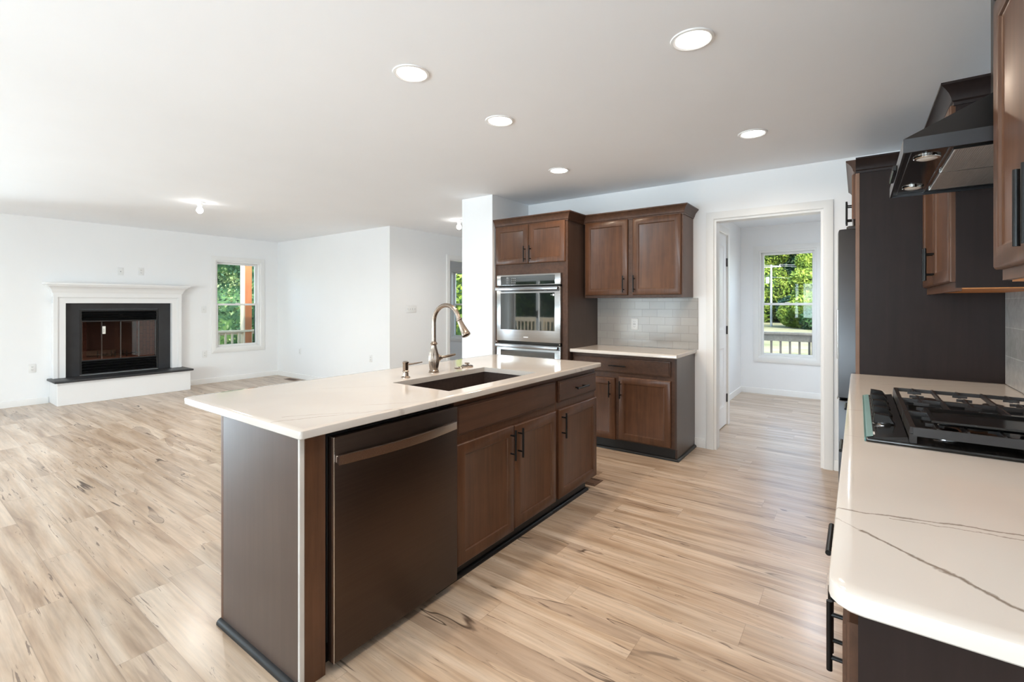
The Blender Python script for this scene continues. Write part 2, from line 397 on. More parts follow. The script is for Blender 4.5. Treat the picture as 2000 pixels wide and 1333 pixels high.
struct(gridwall(MB(), [-3.13, XR+.15], [0, CH], [DR], YK, YK+.12, MX).build('wall_kitchen', WALLM, smooth=False))
struct(MB().box(XR, XR+.15, -3.2, YK, 0, CH).build('wall_right', WALLM, smooth=False))
W2 = (-1.197, -.472, .55, 2.125); W3 = (-7.50, -6.75, .57, 2.09)
struct(gridwall(MB(), [-9.0, 1.5], [0, CH], [W2, W3], 7.9, 8.05, MX).build('wall_front', WALLM, smooth=False))
struct(gridwall(MB(), [YK+.12, 5.80], [0, CH], [(5.06, 5.655, 0, 2.10)], -1.18, -1.28, MY).build('wall_closet', WALLM, smooth=False))
struct(MB().box(-1.446, -1.28, 5.70, 5.80, 0, CH).build('wall_closet_end', WALLM, smooth=False))
struct(MB().box(-1.56, -1.446, YK+.12, 7.9, 0, CH).build('wall_mudroom_left', WALLM, smooth=False))
struct(MB().box(.9, 1.02, YK+.12, 7.9, 0, CH).build('wall_mudroom_right', WALLM, smooth=False))
PD = (-8.05, -6.25, 0, 2.08); PD2 = (-5.3, -3.5, 0, 2.08); RW = (-2.75, -.45, .8, 2.1)
struct(gridwall(MB(), [-9.0, XR+.15], [0, CH], [PD, PD2, RW], -3.05, -3.2, MX).build('wall_rear', WALLM, smooth=False))

# baseboards: one per wall
BP = [(0, 0), (.012, 0), (.012, .075), (.009, .083), (0, .085)]
def baseboard(name, path):
    return struct(MB().sweep(path, BP).build(name, TRIMM))
baseboard('baseboard_left_near', [(XL, -.12), (XL, 1.47)])
baseboard('baseboard_left_far', [(XL, 3.02), (XL, YK)])
baseboard('baseboard_living', [(XL, YK), (-5.62, YK)])
baseboard('baseboard_hall', [(-5.62, YK), (-5.62, 5.80)])
baseboard('baseboard_hall_far', [(-5.62, 6.80), (-5.62, 7.9)])
baseboard('baseboard_kitchen', [(-1.238, YK), (-1.138, YK)])
baseboard('baseboard_kitchen_right', [(-.154, YK), (-.02, YK)])
baseboard('baseboard_pier', [(-3.56, 7.9), (-3.56, 3.93), (-3.13, 3.93)][::-1])
baseboard('baseboard_mudroom_left', [(-1.446, 5.80), (-1.446, 7.9)])
baseboard('baseboard_mudroom_back', [(-1.446, 7.9), (.9, 7.9)])
for nm in ('baseboard_left_near',): pass

# casings: flat boards with an eased edge, mitred
def casing(name, u0, u1, z0, z1, w, mapf, sill=False, t=.018, m=TRIMM, parent=None):
    prof = [(0, 0), (0, t*.7), (.006, t), (w-.01, t), (w, t*.8), (w, 0)]
    mb = MB()
    if sill: path = [(u0, z0), (u0, z1), (u1, z1), (u1, z0)]; mb.sweep(path, [(-o, h) for o, h in prof], mapf, closed=True)
    else: path = [(u0, 0), (u0, z1), (u1, z1), (u1, 0)]; mb.sweep(path, [(-o, h) for o, h in prof], mapf)
    return mb.build(name, m, parent)
# kitchen doorway: casing and jamb
struct(casing('trim_1', DR[0], DR[1], 0, DR[3], .068, lambda p, q, h: (p, YK-h, q)))
struct(casing('trim_2', DR[0], DR[1], 0, DR[3], .068, lambda p, q, h: (p, YK+.12+h, q)))
mb = MB(); mb.box(DR[0], DR[0]+.018, YK-.002, YK+.122, 0, DR[3]-.018); mb.box(DR[1]-.018, DR[1], YK-.002, YK+.122, 0, DR[3]-.018); mb.box(DR[0], DR[1], YK-.002, YK+.122, DR[3]-.018, DR[3])
struct(mb.build('trim_3', TRIMM, smooth=False))
struct(casing('trim_4', 5.88, 6.72, 0, 2.105, .07, lambda p, q, h: (-5.62+h, p, q)))
mb = MB(); mb.box(-5.742, -5.618, 5.88, 5.898, 0, 2.087); mb.box(-5.742, -5.618, 6.702, 6.72, 0, 2.087); mb.box(-5.742, -5.618, 5.88, 6.72, 2.087, 2.105)
struct(mb.build('trim_5', TRIMM, smooth=False))

# double hung window in local coords: x across, -y into room, origin = left bottom of opening on the inner wall face
def window(name, w, h, loc, rz, mid=.5, screen=True):
    e = semp(name, loc, rz)
    casing('window_casing', 0, w, 0, h, .075, lambda p, q, h_: (p, -h_, q), sill=True, parent=e)
    mb = MB()
    for a in ((0, .022, .0, .15, 0, h), (w-.022, w, .0, .15, 0, h), (.022, w-.022, 0, .15, 0, .025), (.022, w-.022, 0, .15, h-.022, h)): mb.box(*a)
    mb.build('window_frame', TRIMM, e, smooth=False)
    zm = h*mid
    def sash(nm, z0, z1, y):
        s = MB(); a, b = .022, w-.022; r = .034
        for q in ((a, a+r, z0, z1), (b-r, b, z0, z1), (a+r, b-r, z0, z0+r), (a+r, b-r, z1-r, z1)): s.box(q[0], q[1], y, y+.03, q[2], q[3], .003)
        o = s.build(nm, PLAST, e)
        MB().box(a+r-.004, b-r+.004, y+.012, y+.016, z0+r-.004, z1-r+.004).build('pane', GLASS, o, smooth=False)
        return o
    sash('upper_sash', zm-.017, h-.022, .085)
    lo = sash('lower_sash', .025, zm+.017, .05)
    l = MB(); l.box(w/2-.03, w/2+.03, .04, .07, zm+.017, zm+.028, .003); l.build('sash_lock', PLAST, lo)
    if screen:
        s = MB(); a, b = .03, w-.03
        for q in ((a, a+.014, .03, zm), (b-.014, b, .03, zm), (a, b, .03, .044), (a, b, zm-.014, zm)): s.box(q[0], q[1], .125, .135, q[2], q[3])
        so = s.build('screen_frame', BLACKM, e, smooth=False)
        MB().box(a+.014, b-.014, .1295, .1305, .044, zm-.014).build('screen_mesh', SCREEN, so, smooth=False)
    return e
window('window_1', W1[1]-W1[0], W1[3]-W1[2], (XL, W1[0], W1[2]), PI/2)
window('window_2', W2[1]-W2[0], W2[3]-W2[2], (W2[0], 7.9, W2[2]), 0)
window('window_3', W3[1]-W3[0], W3[3]-W3[2], (W3[0], 7.9, W3[2]), 0)
# rear patio door mirrored in the oven glass; other windows and doors added for daylight
window('window_4', 1.13, 1.3, (-.45, -3.05, .8), PI, screen=False)
window('window_5', 1.13, 1.3, (-1.62, -3.05, .8), PI, screen=False)
def patio(name, x0, x1, loc=None, rz=PI):
    e = semp(name, loc or (x1, -3.05, 0), rz); w = x1-x0; h = 2.08
    casing('door_casing', 0, w, 0, h, .075, lambda p, q, h_: (p, -h_, q), parent=e)
    mb = MB()
    for a in ((0, .03, 0, .15, 0, h), (w-.03, w, 0, .15, 0, h), (.03, w-.03, 0, .15, h-.03, h), (.03, w-.03, 0, .15, 0, .03)): mb.box(*a)
    mb.build('door_frame', PLAST, e, smooth=False)
    for k, (a, b, y) in enumerate(((.03, w/2+.03, .04), (w/2-.03, w-.03, .09))):
        s = MB(); r = .07
        for q in ((a, a+r, .03, h-.03), (b-r, b, .03, h-.03), (a+r, b-r, .03, .03+r), (a+r, b-r, h-.03-r, h-.03)): s.box(q[0], q[1], y, y+.035, q[2], q[3], .003)
        o = s.build('door_panel', PLAST, e)
        MB().box(a+r-.004, b-r+.004, y+.015, y+.02, .03+r-.004, h-.03-r+.004).build('pane', GLASS, o, smooth=False)
        if k == 0: MB().box(b-.05, b-.02, y-.03, y, .95, 1.15, .006).build('door_handle', BLACKP, o)
    return e
patio('door_2', PD[0], PD[1]); patio('door_3', PD2[0], PD2[1]); patio('door_4', -2.4, -.2, (XL, -2.4, 0), PI/2)  # side door added out of view to let light into the living room

# closet door in the mud room, faces +X
d1 = semp('door_1', (-1.18, 5.06, 0), PI/2)
casing('door_casing', 0, .595, 0, 2.10, .075, lambda p, q, h_: (p, -h_, q), parent=d1)
mb = MB(); dw = .575
xa, xb = .01, .01+dw
slabb = MB()
def recess(mb, x0, x1, z0, z1, yf):   # raised-and-fielded panel inside a slab, as rings
    def rect(i, y): return [(x0+i, y, z0+i), (x1-i, y, z0+i), (x1-i, y, z1-i), (x0+i, y, z1-i)]
    mb.loft([rect(0, yf), rect(.008, yf+.004), (rect(.02, yf+.009)), rect(.035, yf+.007), rect(.05, yf+.003)], cap0=False)
gridwall(slabb, [xa, xb], [.012, 2.09], [(xa+.105, xb-.105, .22, .86), (xa+.105, xb-.105, 1.06, 1.97)], .002, .035, MX)
recess(slabb, xa+.105, xb-.105, .22, .86, .002); recess(slabb, xa+.105, xb-.105, 1.06, 1.97, .002)
mj = MB()
for q in ((-.003, .010, 0, 2.10), (.585, .598, 0, 2.10), (.010, .585, 2.09, 2.10)): mj.box(q[0], q[1], -.001, .10, q[2], q[3])
mj.box(.010, .585, .036, .05, 0, .012)
mj.build('door_jamb', TRIMM, d1, smooth=False)
ds = slabb.build('door_slab', DOORM, d1)
for z in (.30, 1.05, 1.80): MB().cyl((xb+.006, -.006, z-.045), (xb+.006, -.006, z+.045), .0075, seg=10).box(xb-.012, xb+.02, -.004, .001, z-.045, z+.045).build('hinge', SLOT, d1)
MB().lathe([(.026, 0), (.026, .004), (.02, .006)], (xa+.06, .002, .95), '-Y', 20).box(xa+.05, xa+.07, -.012, -.004, .945, .965, .003).build('latch_rose', CHROME, d1)

# ------------------------------------------------------------------ cabinet parts
def pull_v(par, x, z0, z1, y, name='pull'):
    mb = MB(); yb = y-.034; mb.cyl((x, yb, z0), (x, yb, z1), .0062, seg=14)
    c = (z0+z1)/2
    for dz in (-.05, .05): mb.cyl((x, yb, c+dz), (x, y+.0005, c+dz), .005, seg=10)
    return mb.build(name, BLACKP, par)
def pull_h(par, x0, x1, z, y, name='pull'):
    mb = MB(); yb = y-.034; mb.cyl((x0, yb, z), (x1, yb, z), .0062, seg=14)
    c = (x0+x1)/2
    for dx in (-.05, .05): mb.cyl((c+dx, yb, z), (c+dx, y+.0005, z), .005, seg=10)
    return mb.build(name, BLACKP, par)
def door(par, x0, x1, z0, z1, y=0, pull=None, m=WOOD):
    o = MB().shaker(x0, x1, z0, z1, y-.02).build('cabinet_door', m, par)
    if pull: pull_v(o, *pull, y-.02)
    return o
def drawer(par, x0, x1, z0, z1, y=0, pull=True, name='drawer'):
    o = MB().slab(x0, x1, z0, z1, y-.02).build(name, WOODH if x1-x0 > .3 else WOOD, par)
    if pull: c = (x0+x1)/2; pull_h(o, c-.082, c+.082, (z0+z1)/2, y-.02)
    return o
CROWN = [(0, -.07), (.006, -.07), (.008, -.058), (.014, -.052), (.016, -.04), (.024, -.022), (.036, -.006), (.046, .004), (.05, .006), (.05, .016), (0, .016)]
def crown(par, path, z, m=WOODH):
    return MB().sweep(path, [(o, z+h) for o, h in CROWN]).build('crown_moulding', m, par)
SHOE = [(0, 0), (.018, 0), (.018, .008), (.014, .016), (.006, .021), (0, .022)]

# ------------------------------------------------------------------ ISLAND (front faces +X at x=-1.555)
IX = -1.555
def isl(name, label, y0, group=None, cat='cabinet'): return thing(name, label, cat, (IX, y0, 0), PI/2, group)
# end panel and filler
e = isl('island_end_panel', 'tall brown end panel of the island with pale front edge and black shoe moulding', .885, cat='panel')
MB().box(0, .019, .008, .585, .0, .88).build('panel_board', WOODP, e, smooth=False)
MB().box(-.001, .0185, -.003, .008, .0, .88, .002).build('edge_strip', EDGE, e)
MB().box(.0, .030, .585, .607, .0, .88, .003).build('corner_post', WOOD, e)
MB().box(.0186, .098, -.003, .05, .0, .88, .001).build('filler_strip', WOOD, e)
MB().sweep([(0, -.004), (0, .607)][::-1], SHOE).build('shoe_moulding', KICK, e)
e = isl('island_back_panel', 'brown panel closing the seating side of the island', .885, cat='panel')
MB().box(.032, 2.26, .59, .604, .0, .88).build('panel_board', WOODP, e, smooth=False)
# dishwasher y .995-1.655
e = isl('dishwasher', 'black stainless dishwasher with curved bar handle built into the island', .99, cat='dishwasher')
MB().box(.006, .654, .008, .56, .10, .862, .002).build('tub_body', BLACKM, e)
MB().box(.01, .655, -.035, .006, .042, .858, .004, 2).build('door', GUN, e)
MB().box(.006, .0098, -.0345, .006, .042, .858, .0008).build('door_edge_trim', GUND, e)
mb = MB(); pts = []
n_ = 22
lo = []
for i in range(n_+1):
    s_ = i/n_; x = .012+.612*s_; b_ = math.sin(PI*s_); y = -.055-.030*b_; z = .782
    lo.append([(x, y-.006, z-.019), (x, y+.006, z-.019), (x, y+.006, z+.014), (x, y-.006, z+.014)])
mb.loft(lo); mb.box(.012, .03, -.055, -.03, .766, .794, .003); mb.box(.606, .624, -.055, -.03, .766, .794, .003)
mb.build('handle', GUND, e)
MB().box(.02, .65, .05, .12, .0, .10).build('kick_plate', KICK, e, smooth=False)
for x in (.05, .62):
    MB().cyl((x, .03, 0), (x, .03, .10), .012, seg=10).build('levelling_foot', BLACKM, e)
# sink base y 1.655-2.60
e = isl('sink_base_cabinet', 'brown island cabinet with false drawer front and two doors under the sink', 1.656)
w = .942
MB().box(0, w, 0, .583, .10, .66).box(0, w, 0, .02, .66, .88).box(0, .018, .02, .583, .66, .88).box(w-.018, w, .02, .583, .66, .88).build('carcass', WOOD, e, smooth=False)
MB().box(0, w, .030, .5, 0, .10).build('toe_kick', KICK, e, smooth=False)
MB().sweep([(w, .030), (-.10, .030)][::-1], SHOE).build('shoe_moulding', KICK, e)
drawer(e, .004, .918, .706, .850, pull=False, name='false_drawer_front')
door(e, .006, .4685, .082, .668, pull=(.4685-.035, .488, .652))
door(e, .474, .920, .090, .664, pull=(.474+.030, .488, .650))
# drawer/door cabinet y 2.60-3.15
e = isl('drawer_base_cabinet', 'narrow brown island cabinet with one drawer over one door', 2.600)
w = .55
MB().box(0, w, 0, .583, .10, .88).build('carcass', WOOD, e, smooth=False)
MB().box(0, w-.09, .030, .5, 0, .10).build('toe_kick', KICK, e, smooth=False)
MB().sweep([(0, .030), (w-.09, .030), (w-.09, .45)], SHOE).build('shoe_moulding', KICK, e)
drawer(e, .014, .541, .710, .846)
door(e, .014, .549, .092, .664, pull=(.014+.03, .483, .643))

# countertops
def counter(name, x0, x1, y0, y1, z0, z1, m, r=.02, hole=None, label='', rl=None):
    mb = MB(); rr_ = rl or (r, r, r, r)
    def outline(ins, z):
        pts = []
        for (cx, cy, a0), rad in zip((((x0), (y0), 180), ((x1), (y0), 270), ((x1), (y1), 0), ((x0), (y1), 90)), rr_):
            rad = max(rad, .0015); sx_ = 1 if cx == x0 else -1; sy_ = 1 if cy == y0 else -1
            q_ = max(rad, ins+.0005); ox, oy = cx+sx_*q_, cy+sy_*q_; rad = q_
            for k in range(5):
                a = R(a0+90*k/4); pts.append((ox+(rad-ins)*math.cos(a), oy+(rad-ins)*math.sin(a), z))
        return pts
    prof = [(.003, z0), (0, z0+.003), (0, z1-.006), (.0015, z1-.002), (.005, z1), (.03, z1)]
    loops = [outline(i, z) for i, z in prof]
    L = [[mb.bm.verts.new(p) for p in lp] for lp in loops]; n = 20
    for a, b in zip(L, L[1:]):
        for i in range(n): mb.bm.faces.new((a[i], a[(i+1) % n], b[(i+1) % n], b[i]))
    if not hole:
        mb.bm.faces.new(L[-1]); mb.bm.faces.new(L[0][::-1])
    else:
        hx0, hx1, hy0, hy1 = hole
        hc = [(hx0, hy0), (hx1, hy0), (hx1, hy1), (hx0, hy1)]
        T = [mb.bm.verts.new((*c, z1)) for c in hc]; B = [mb.bm.verts.new((*c, z0)) for c in hc]
        for lp, H in ((L[-1], T), (L[0], B)):
            for c in range(4):
                for k in range(4): mb.bm.faces.new((lp[c*5+k], lp[c*5+k+1], H[c]))
                mb.bm.faces.new((lp[c*5+4], lp[(c*5+5) % 20], H[(c+1) % 4], H[c]))
        for c in range(4): mb.bm.faces.new((T[c], T[(c+1) % 4], B[(c+1) % 4], B[c]))
    o = mb.build(name, m); tag(o, label, 'countertop'); return o
SH = (-2.050, -1.627, 1.70, 2.487)
counter('island_countertop', -2.515, -1.515, .865, 3.19, .88, .91, QI, .02, SH, 'white veined quartz countertop of the island with an undermount sink cutout', (.03, .012, .02, .02))
# sink
mb = MB(); x0, x1, y0, y1 = SH; g = .004
mb.loft([[(x0-.015, y0-.015, .879), (x1+.015, y0-.015, .879), (x1+.015, y1+.015, .879), (x0-.015, y1+.015, .879)],
         [(x0-g, y0-g, .879), (x1+g, y0-g, .879), (x1+g, y1+g, .879), (x0-g, y1+g, .879)],
         [(x0, y0, .70), (x1, y0, .70), (x1, y1, .70), (x0, y1, .70)],
         [(x0+.02, y0+.02, .675), (x1-.02, y0+.02, .675), (x1-.02, y1-.02, .675), (x0+.02, y1-.02, .675)]], cap0=False)
s_ = thing('undermount_sink', 'brown composite undermount sink set into the island countertop', 'sink', (0, 0, 0))
mb.build('basin', SINKM, s_)
MB().lathe([(.045, 0), (.045, .003), (.035, .004), (.03, .001)], (-1.84, 2.1, .6755), 'Z', 24).build('drain', NICKEL, s_)
# faucet, base at (-2.147, 2.108)
f = thing('kitchen_faucet', 'brushed nickel gooseneck pull-down faucet standing behind the island sink', 'faucet', (-2.147, 2.108, .9101))
MB().lathe([(.034, 0), (.034, .004), (.029, .007), (.031, .012), (.026, .018), (.028, .03, 1), (.033, .065, 1), (.033, .085, 1), (.029, .115, 1), (.021, .145, 1), (.0165, .168), (.0165, .172), (.021, .176), (.022, .183), (.017, .189), (.0145, .195)], seg=96, flute=.09, nfl=20).build('body', NICKEL, f)
pts = [(0, 0, .19), (0, 0, .25), (0, 0, .315)]; rad = .107
for k in range(1, 15):
    a = PI - R(168)*k/14; pts.append((rad+rad*math.cos(a), 0, .315+rad*math.sin(a)))
MB().tube(pts, .0135, 18).build('spout', NICKEL, f)
tip = Vector(pts[-1]); dr = (Vector((.285, 0, .222))-tip).normalized()
MB().lathe([(.0135, -.003), (.0175, 0), (.0175, .008), (.015, .012, 1), (.018, .05, 1), (.0245, .092, 1), (.0255, .098), (.0265, .104), (.0265, .112), (.02, .115)], tip, tuple(dr), 72, .08, 14).build('spray_head', NICKEL, f)
hd = Vector((.25, 1, .12)).normalized()
h_ = MB().lathe([(.0215, .012), (.0255, .03), (.026, .036), (.0215, .044), (.012, .055), (.010, .062), (.013, .066), (.009, .072)], (0, 0, .088), tuple(Vector((0, 1, .0))), 28)
h_.tube([(0, .066, .088), (.01, .10, .092), (.02, .135, .097), (.028, .165, .101)], .008, 12, [.006, .009, .0085, .006]); h_.build('lever_handle', NICKEL, f)
# soap pump
sp = thing('soap_dispenser', 'short brushed nickel soap pump left of the faucet', 'soap dispenser', (-2.131, 1.864, .9101))
MB().lathe([(.026, 0), (.026, .004), (.018, .01), (.016, .03), (.019, .034), (.019, .038), (.015, .042), (.0165, .048), (.0165, .082), (.0185, .086), (.0185, .092), (.012, .095)]).build('pump_body', NICKEL, sp)
MB().tube([(.01, .008, .078), (.03, .03, .08), (.05, .055, .085), (.062, .073, .088)], .0045, 10, [.0065, .005, .0042, .0036]).build('nozzle', NICKEL, sp)
st = thing('sink_stopper', 'round nickel sink stopper lying on the counter behind the sink', 'sink stopper', (-2.165, 2.44, .9101))
MB().lathe([(.040, 0), (.042, .004), (.040, .008), (.028, .010), (.012, .011), (.010, .018), (.017, .02), (.018, .026), (.012, .028)]).build('stopper_disc', NICKEL, st)
MB().lathe([(.037, .0085), (.037, .0095), (.030, .0105)]).build('rubber_ring', BLACKM, st)
st = thing('strainer_basket', 'small flat nickel strainer lying beside the sink stopper', 'sink strainer', (-2.155, 2.345, .9101))
MB().lathe([(.028, 0), (.030, .003), (.026, .006), (.016, .004), (.006, .005), (.005, .011), (.003, .012)]).build('strainer_dish', NICKEL, st)

# ------------------------------------------------------------------ OVEN TOWER  (front y=3.97, facing -Y)
e = thing('oven_tower_cabinet', 'tall brown cabinet with two top doors housing the wall oven', 'cabinet', (-3.117, 3.97, 0))
w = .876
mb = MB()
for q in ((0, .041, 0, .02, .0, 2.16), (w-.061, w, 0, .02, .0, 2.16), (.041, w-.061, 0, .02, 1.64, 1.755), (.041, w-.061, 0, .02, 2.12, 2.16), (.041, w-.061, 0, .02, .28, .33), (.041, w-.061, 0, .02, 0, .12)): mb.box(*q)
mb.box(0, .018, .02, .64, 0, 2.16).box(.018, w-.018, .02, .64, 1.66, 1.70).box(.018, w-.018, .02, .64, 2.13, 2.16)
mb.build('face_frame', WOODH, e, smooth=False)
MB().box(w-.018, w, .02, .64, 0, 2.16).build('side_panel', WOODP, e, smooth=False)
door(e, .012, .427, 1.748, 2.146, pull=(.427-.032, 1.765, 1.925))
door(e, .432, .853, 1.748, 2.146, pull=(.432+.030, 1.765, 1.925))
drawer(e, .012, .853, .125, .275, pull=True)
crown(e, [(0, .63), (0, 0), (w, 0), (w, .31)][::-1] and [(0, 0), (w, 0), (w, .315)], 2.21)
# wall oven
e = thing('double_wall_oven', 'stainless double wall oven with dark glass doors and black control panel', 'oven', (-3.076, 3.955, 0))
w = .774
MB().box(.02, w-.02, .02, .60, .34, 1.62).build('oven_chassis', BLACKM, e, smooth=False)
cp = MB().box(0, w, -.018, .014, 1.528, 1.640, .004, 2).build('control_panel', STEEL, e)
cg = MB().box(.053, .711, -.0195, -.0175, 1.535, 1.624, .0008).build('control_glass', OVGL, cp)
mb = MB()
for i in range(3):
    for j in range(3): mb.box(.195+i*.020, .203+i*.020, -.0202, -.0194, 1.553+j*.022, 1.560+j*.022)
mb.build('keypad', KEYM, cp, smooth=False)
mb = MB()
for j in range(4): mb.box(.125, .155, -.0202, -.0194, 1.548+j*.016, 1.551+j*.016)
mb.build('key_legend', KEYM, cp, smooth=False)
MB().box(.13, .15, -.0202, -.0194, 1.605, 1.614).build('power_key', KEYM, cp, smooth=False)
MB().box(.01, w-.01, -.006, .012, 1.514, 1.528).build('vent_gap', BLACK, e, smooth=False)
def ovendoor(z0, z1, lab):
    d = MB().box(0, w, -.022, .014, z0, z1, .005, 2).build('oven_door', STEEL, e)
    MB().box(.054, .711, -.0235, -.0215, z0+.118, z1-.062, .0008).build('door_window', OVGL, d)
    mb = MB(); zc = z1-.018
    mb.box(.01, w-.012, -.066, -.048, zc-.017, zc+.017, .004, 2); mb.box(.012, .04, -.05, -.02, zc-.012, zc+.012, .002); mb.box(w-.042, w-.014, -.05, -.02, zc-.012, zc+.012, .002)
    mb.build('door_handle', STEELD, d)
    for x in (-.002, w-.010): MB().box(x, x+.012, -.03, -.018, z0-.017, z0-.006, .002).build('trim_clip', CHROME, d)
    return d
dd = ovendoor(.958, 1.512, 'upper')
MB().box(.344, .402, -.0228, -.0218, 1.0, 1.009).build('badge', STICK, dd, smooth=False)
mb = MB().box(.690, .708, -.0245, -.0233, 1.418, 1.438); mb.box(.668, .686, -.0245, -.0233, 1.426, 1.430); mb.build('energy_label', STICK, dd, smooth=False)
MB().box(.01, w-.01, -.006, .012, .932, .957).build('vent_gap', BLACK, e, smooth=False)
ovendoor(.352, .930, 'lower')

# ------------------------------------------------------------------ BASE + UPPER CABINET beside the oven
e = thing('base_cabinet', 'brown base cabinet with long drawer and two doors between oven tower and doorway', 'cabinet', (-2.237, 4.06, 0))
w = .998
MB().box(0, w-.018, 0, .55, .10, .88).box(0, w-.018, .02, .5, 0, .10).build('carcass', WOODH, e, smooth=False)
MB().box(w-.018, w, .0, .55, .10, .88).box(w-.018, w, .018, .55, 0, .10).build('side_panel', WOODP, e, smooth=False)
MB().box(0, w-.018, .012, .02, 0, .10).build('toe_kick', KICK, e, smooth=False)
MB().sweep([(0, .012), (w, .012), (w, .55)], SHOE).build('shoe_moulding', KICK, e)
drawer(e, .012, .950, .712, .846)
door(e, .012, .446, .098, .662, pull=(.446-.046, .487, .637))
door(e, .449+.03, .953, .110, .680, pull=(.479+.024, .487, .645))
counter('oven_side_countertop', -2.238, -1.222, 4.0, YK-.009, .88, .91, QB, .004, label='short white quartz countertop beside the oven tower')
o = MB().box(-2.238, -1.208, YK-.008, YK, .911, 1.396, .0015).build('tile_backsplash', TILEB); tag(o, 'off white subway tile backsplash under the two-door wall cabinet', 'backsplash')
e = thing('upper_cabinet', 'brown two-door wall cabinet hung over the short countertop by the oven tower', 'cabinet', (-2.224, 4.29, 0))
w = .97
MB().box(0, w-.018, 0, .318, 1.40, 2.16).build('carcass', WOODH, e, smooth=False)
MB().box(w-.018, w, -.0, .318, 1.40, 2.16).build('side_panel', WOOD, e, smooth=False)
door(e, .012, .459, 1.424, 2.146, pull=(.459-.036, 1.448, 1.608))
door(e, .507, .957, 1.424, 2.146, pull=(.507+.02, 1.448, 1.608))
crown(e, [(-.012, 0), (w, 0), (w, .318)], 2.21)

# outlets & switches (local: plate in XZ facing -Y)
def outlet(name, label, loc, rz, gang=1, kind='outlet', cat='outlet'):
    e = thing(name, label, cat, loc, rz, {'outlet': 'white wall outlets', 'light switch': 'white light switches'}.get(cat))
    wd = .070+.046*(gang-1); MB().box(-wd/2, wd/2, -.006, 0, -.0575, .0575, .003, 2).build('plate', PLAST, e)
    for g_ in range(gang):
        cx = (g_-(gang-1)/2)*.046
        if kind == 'outlet':
            for s in (-1, 1):
                mb = MB().box(cx-.016, cx+.016, -.0085, -.006, s*.0195-.013, s*.0195+.013, .002); r_ = mb.build('receptacle', PLAST, e)
                mb = MB(); mb.box(cx-.0075, cx-.0050, -.0092, -.0083, s*.0195-.004, s*.0195+.006); mb.box(cx+.0050, cx+.0075, -.0092, -.0083, s*.0195-.003, s*.0195+.005); mb.cyl((cx, -.0083, s*.0195-.008), (cx, -.0092, s*.0195-.008), .0024, seg=8); mb.build('slots', SLOT, r_, smooth=False)
        elif kind == 'gfci':
            MB().box(cx-.0165, cx+.0165, -.009, -.006, -.034, .034, .002).build('receptacle', PLAST, e)
            mb = MB()
            for s in (-1, 1): mb.box(cx-.008, cx-.005, -.0097, -.0088, s*.022-.004, s*.022+.005); mb.box(cx+.005, cx+.008, -.0097, -.0088, s*.022-.004, s*.022+.005); mb.cyl((cx, -.0088, s*.022-.009), (cx, -.0097, s*.022-.009), .0024, seg=8)
            mb.box(cx-.010, cx-.003, -.0100, -.0088, -.005, .005); mb.box(cx+.003, cx+.010, -.0100, -.0088, -.005, .005); mb.build('slots', SLOT, e, smooth=False)
        elif kind == 'switch':
            MB().box(cx-.006, cx+.006, -.0075, -.006, -.012, .012, .001).box(cx-.0035, cx+.0035, -.014, -.007, -.001, .009, .001).build('toggle', PLAST, e)
            MB().box(cx-.0055, cx-.0042, -.0082, -.0072, -.011, .011).build('toggle_slot', SLOT, e, smooth=False)
        else:
            MB().cyl((cx, -.006, 0), (cx, -.012, 0), .005, seg=10).build('jack', SLOT, e)
    return e
outlet('power_outlet', 'white outlet on the subway tile above the short countertop', (-1.825, YK-.0085, 1.136), 0, kind='gfci')
outlet('power_outlet', 'white outlet low on the fireplace wall left of the hearth', (XL+.0005, 1.318, .484), PI/2)
outlet('power_outlet', 'white outlet low on the fireplace wall between hearth and window', (XL+.0005, 3.37, .498), PI/2)
outlet('light_switch', 'white light switch plate between fireplace mantel and window', (XL+.0005, 3.36, 1.246), PI/2, kind='switch', cat='light switch')
outlet('cable_plate', 'white cable plate above the mantel, left of the other plate', (XL+.0005, 2.25, 1.823), PI/2, kind='jack', cat='wall plate')
outlet('power_outlet', 'white outlet above the mantel shelf', (XL+.0005, 2.50, 1.835), PI/2)
outlet('power_outlet', 'white outlet low on the back wall near the living room corner', (-8.07, YK-.0005, .495), 0)
outlet('power_outlet', 'white outlet low on the back wall near the hallway edge', (-6.06, YK-.0005, .50), 0)
outlet('light_switch', 'white four-gang switch plate on the hallway wall', (-5.6195, 5.03, 1.26), PI/2, gang=4, kind='switch', cat='light switch')

# ------------------------------------------------------------------ RIGHT RUN (front faces -X, frame at x=0)
def rt(name, label, y1, x=0.0, cat='cabinet'): return thing(name, label, cat, (x, y1, 0), -PI/2)   # local x runs toward -Y from y1
spec = [('front_base_cabinet', 'dark brown base cabinet at the near end of the range counter with black pulls', 1.835, .945),
        ('cooktop_base_cabinet', 'brown base cabinet under the gas cooktop', 2.735, .898),
        ('corner_base_cabinet', 'brown base cabinet between cooktop and refrigerator panel', 3.612, .875)]
for i, (nm, lb, y1, w) in enumerate(spec):
    e = rt(nm, lb, y1)
    MB().box(0, w-.018, 0, .62, .10, .88).build('carcass', WOODH, e, smooth=False)
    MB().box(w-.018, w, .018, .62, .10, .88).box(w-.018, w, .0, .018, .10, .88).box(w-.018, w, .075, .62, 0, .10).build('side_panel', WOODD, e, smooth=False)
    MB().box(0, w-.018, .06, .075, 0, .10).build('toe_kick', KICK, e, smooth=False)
    m_ = w/2
    drawer(e, .012, w-.012, .712, .846)
    door(e, .012, m_-.0015, .11, .68, pull=(m_-.035, .487, .648)); door(e, m_+.0015, w-.012, .11, .68, pull=(m_+.035, .487, .648))
counter('range_countertop', -.038, XR-.001, .862, 3.612, .88, .91, QR, .03, label='long white veined quartz countertop holding the gas cooktop', rl=(.045, .01, .004, .02))
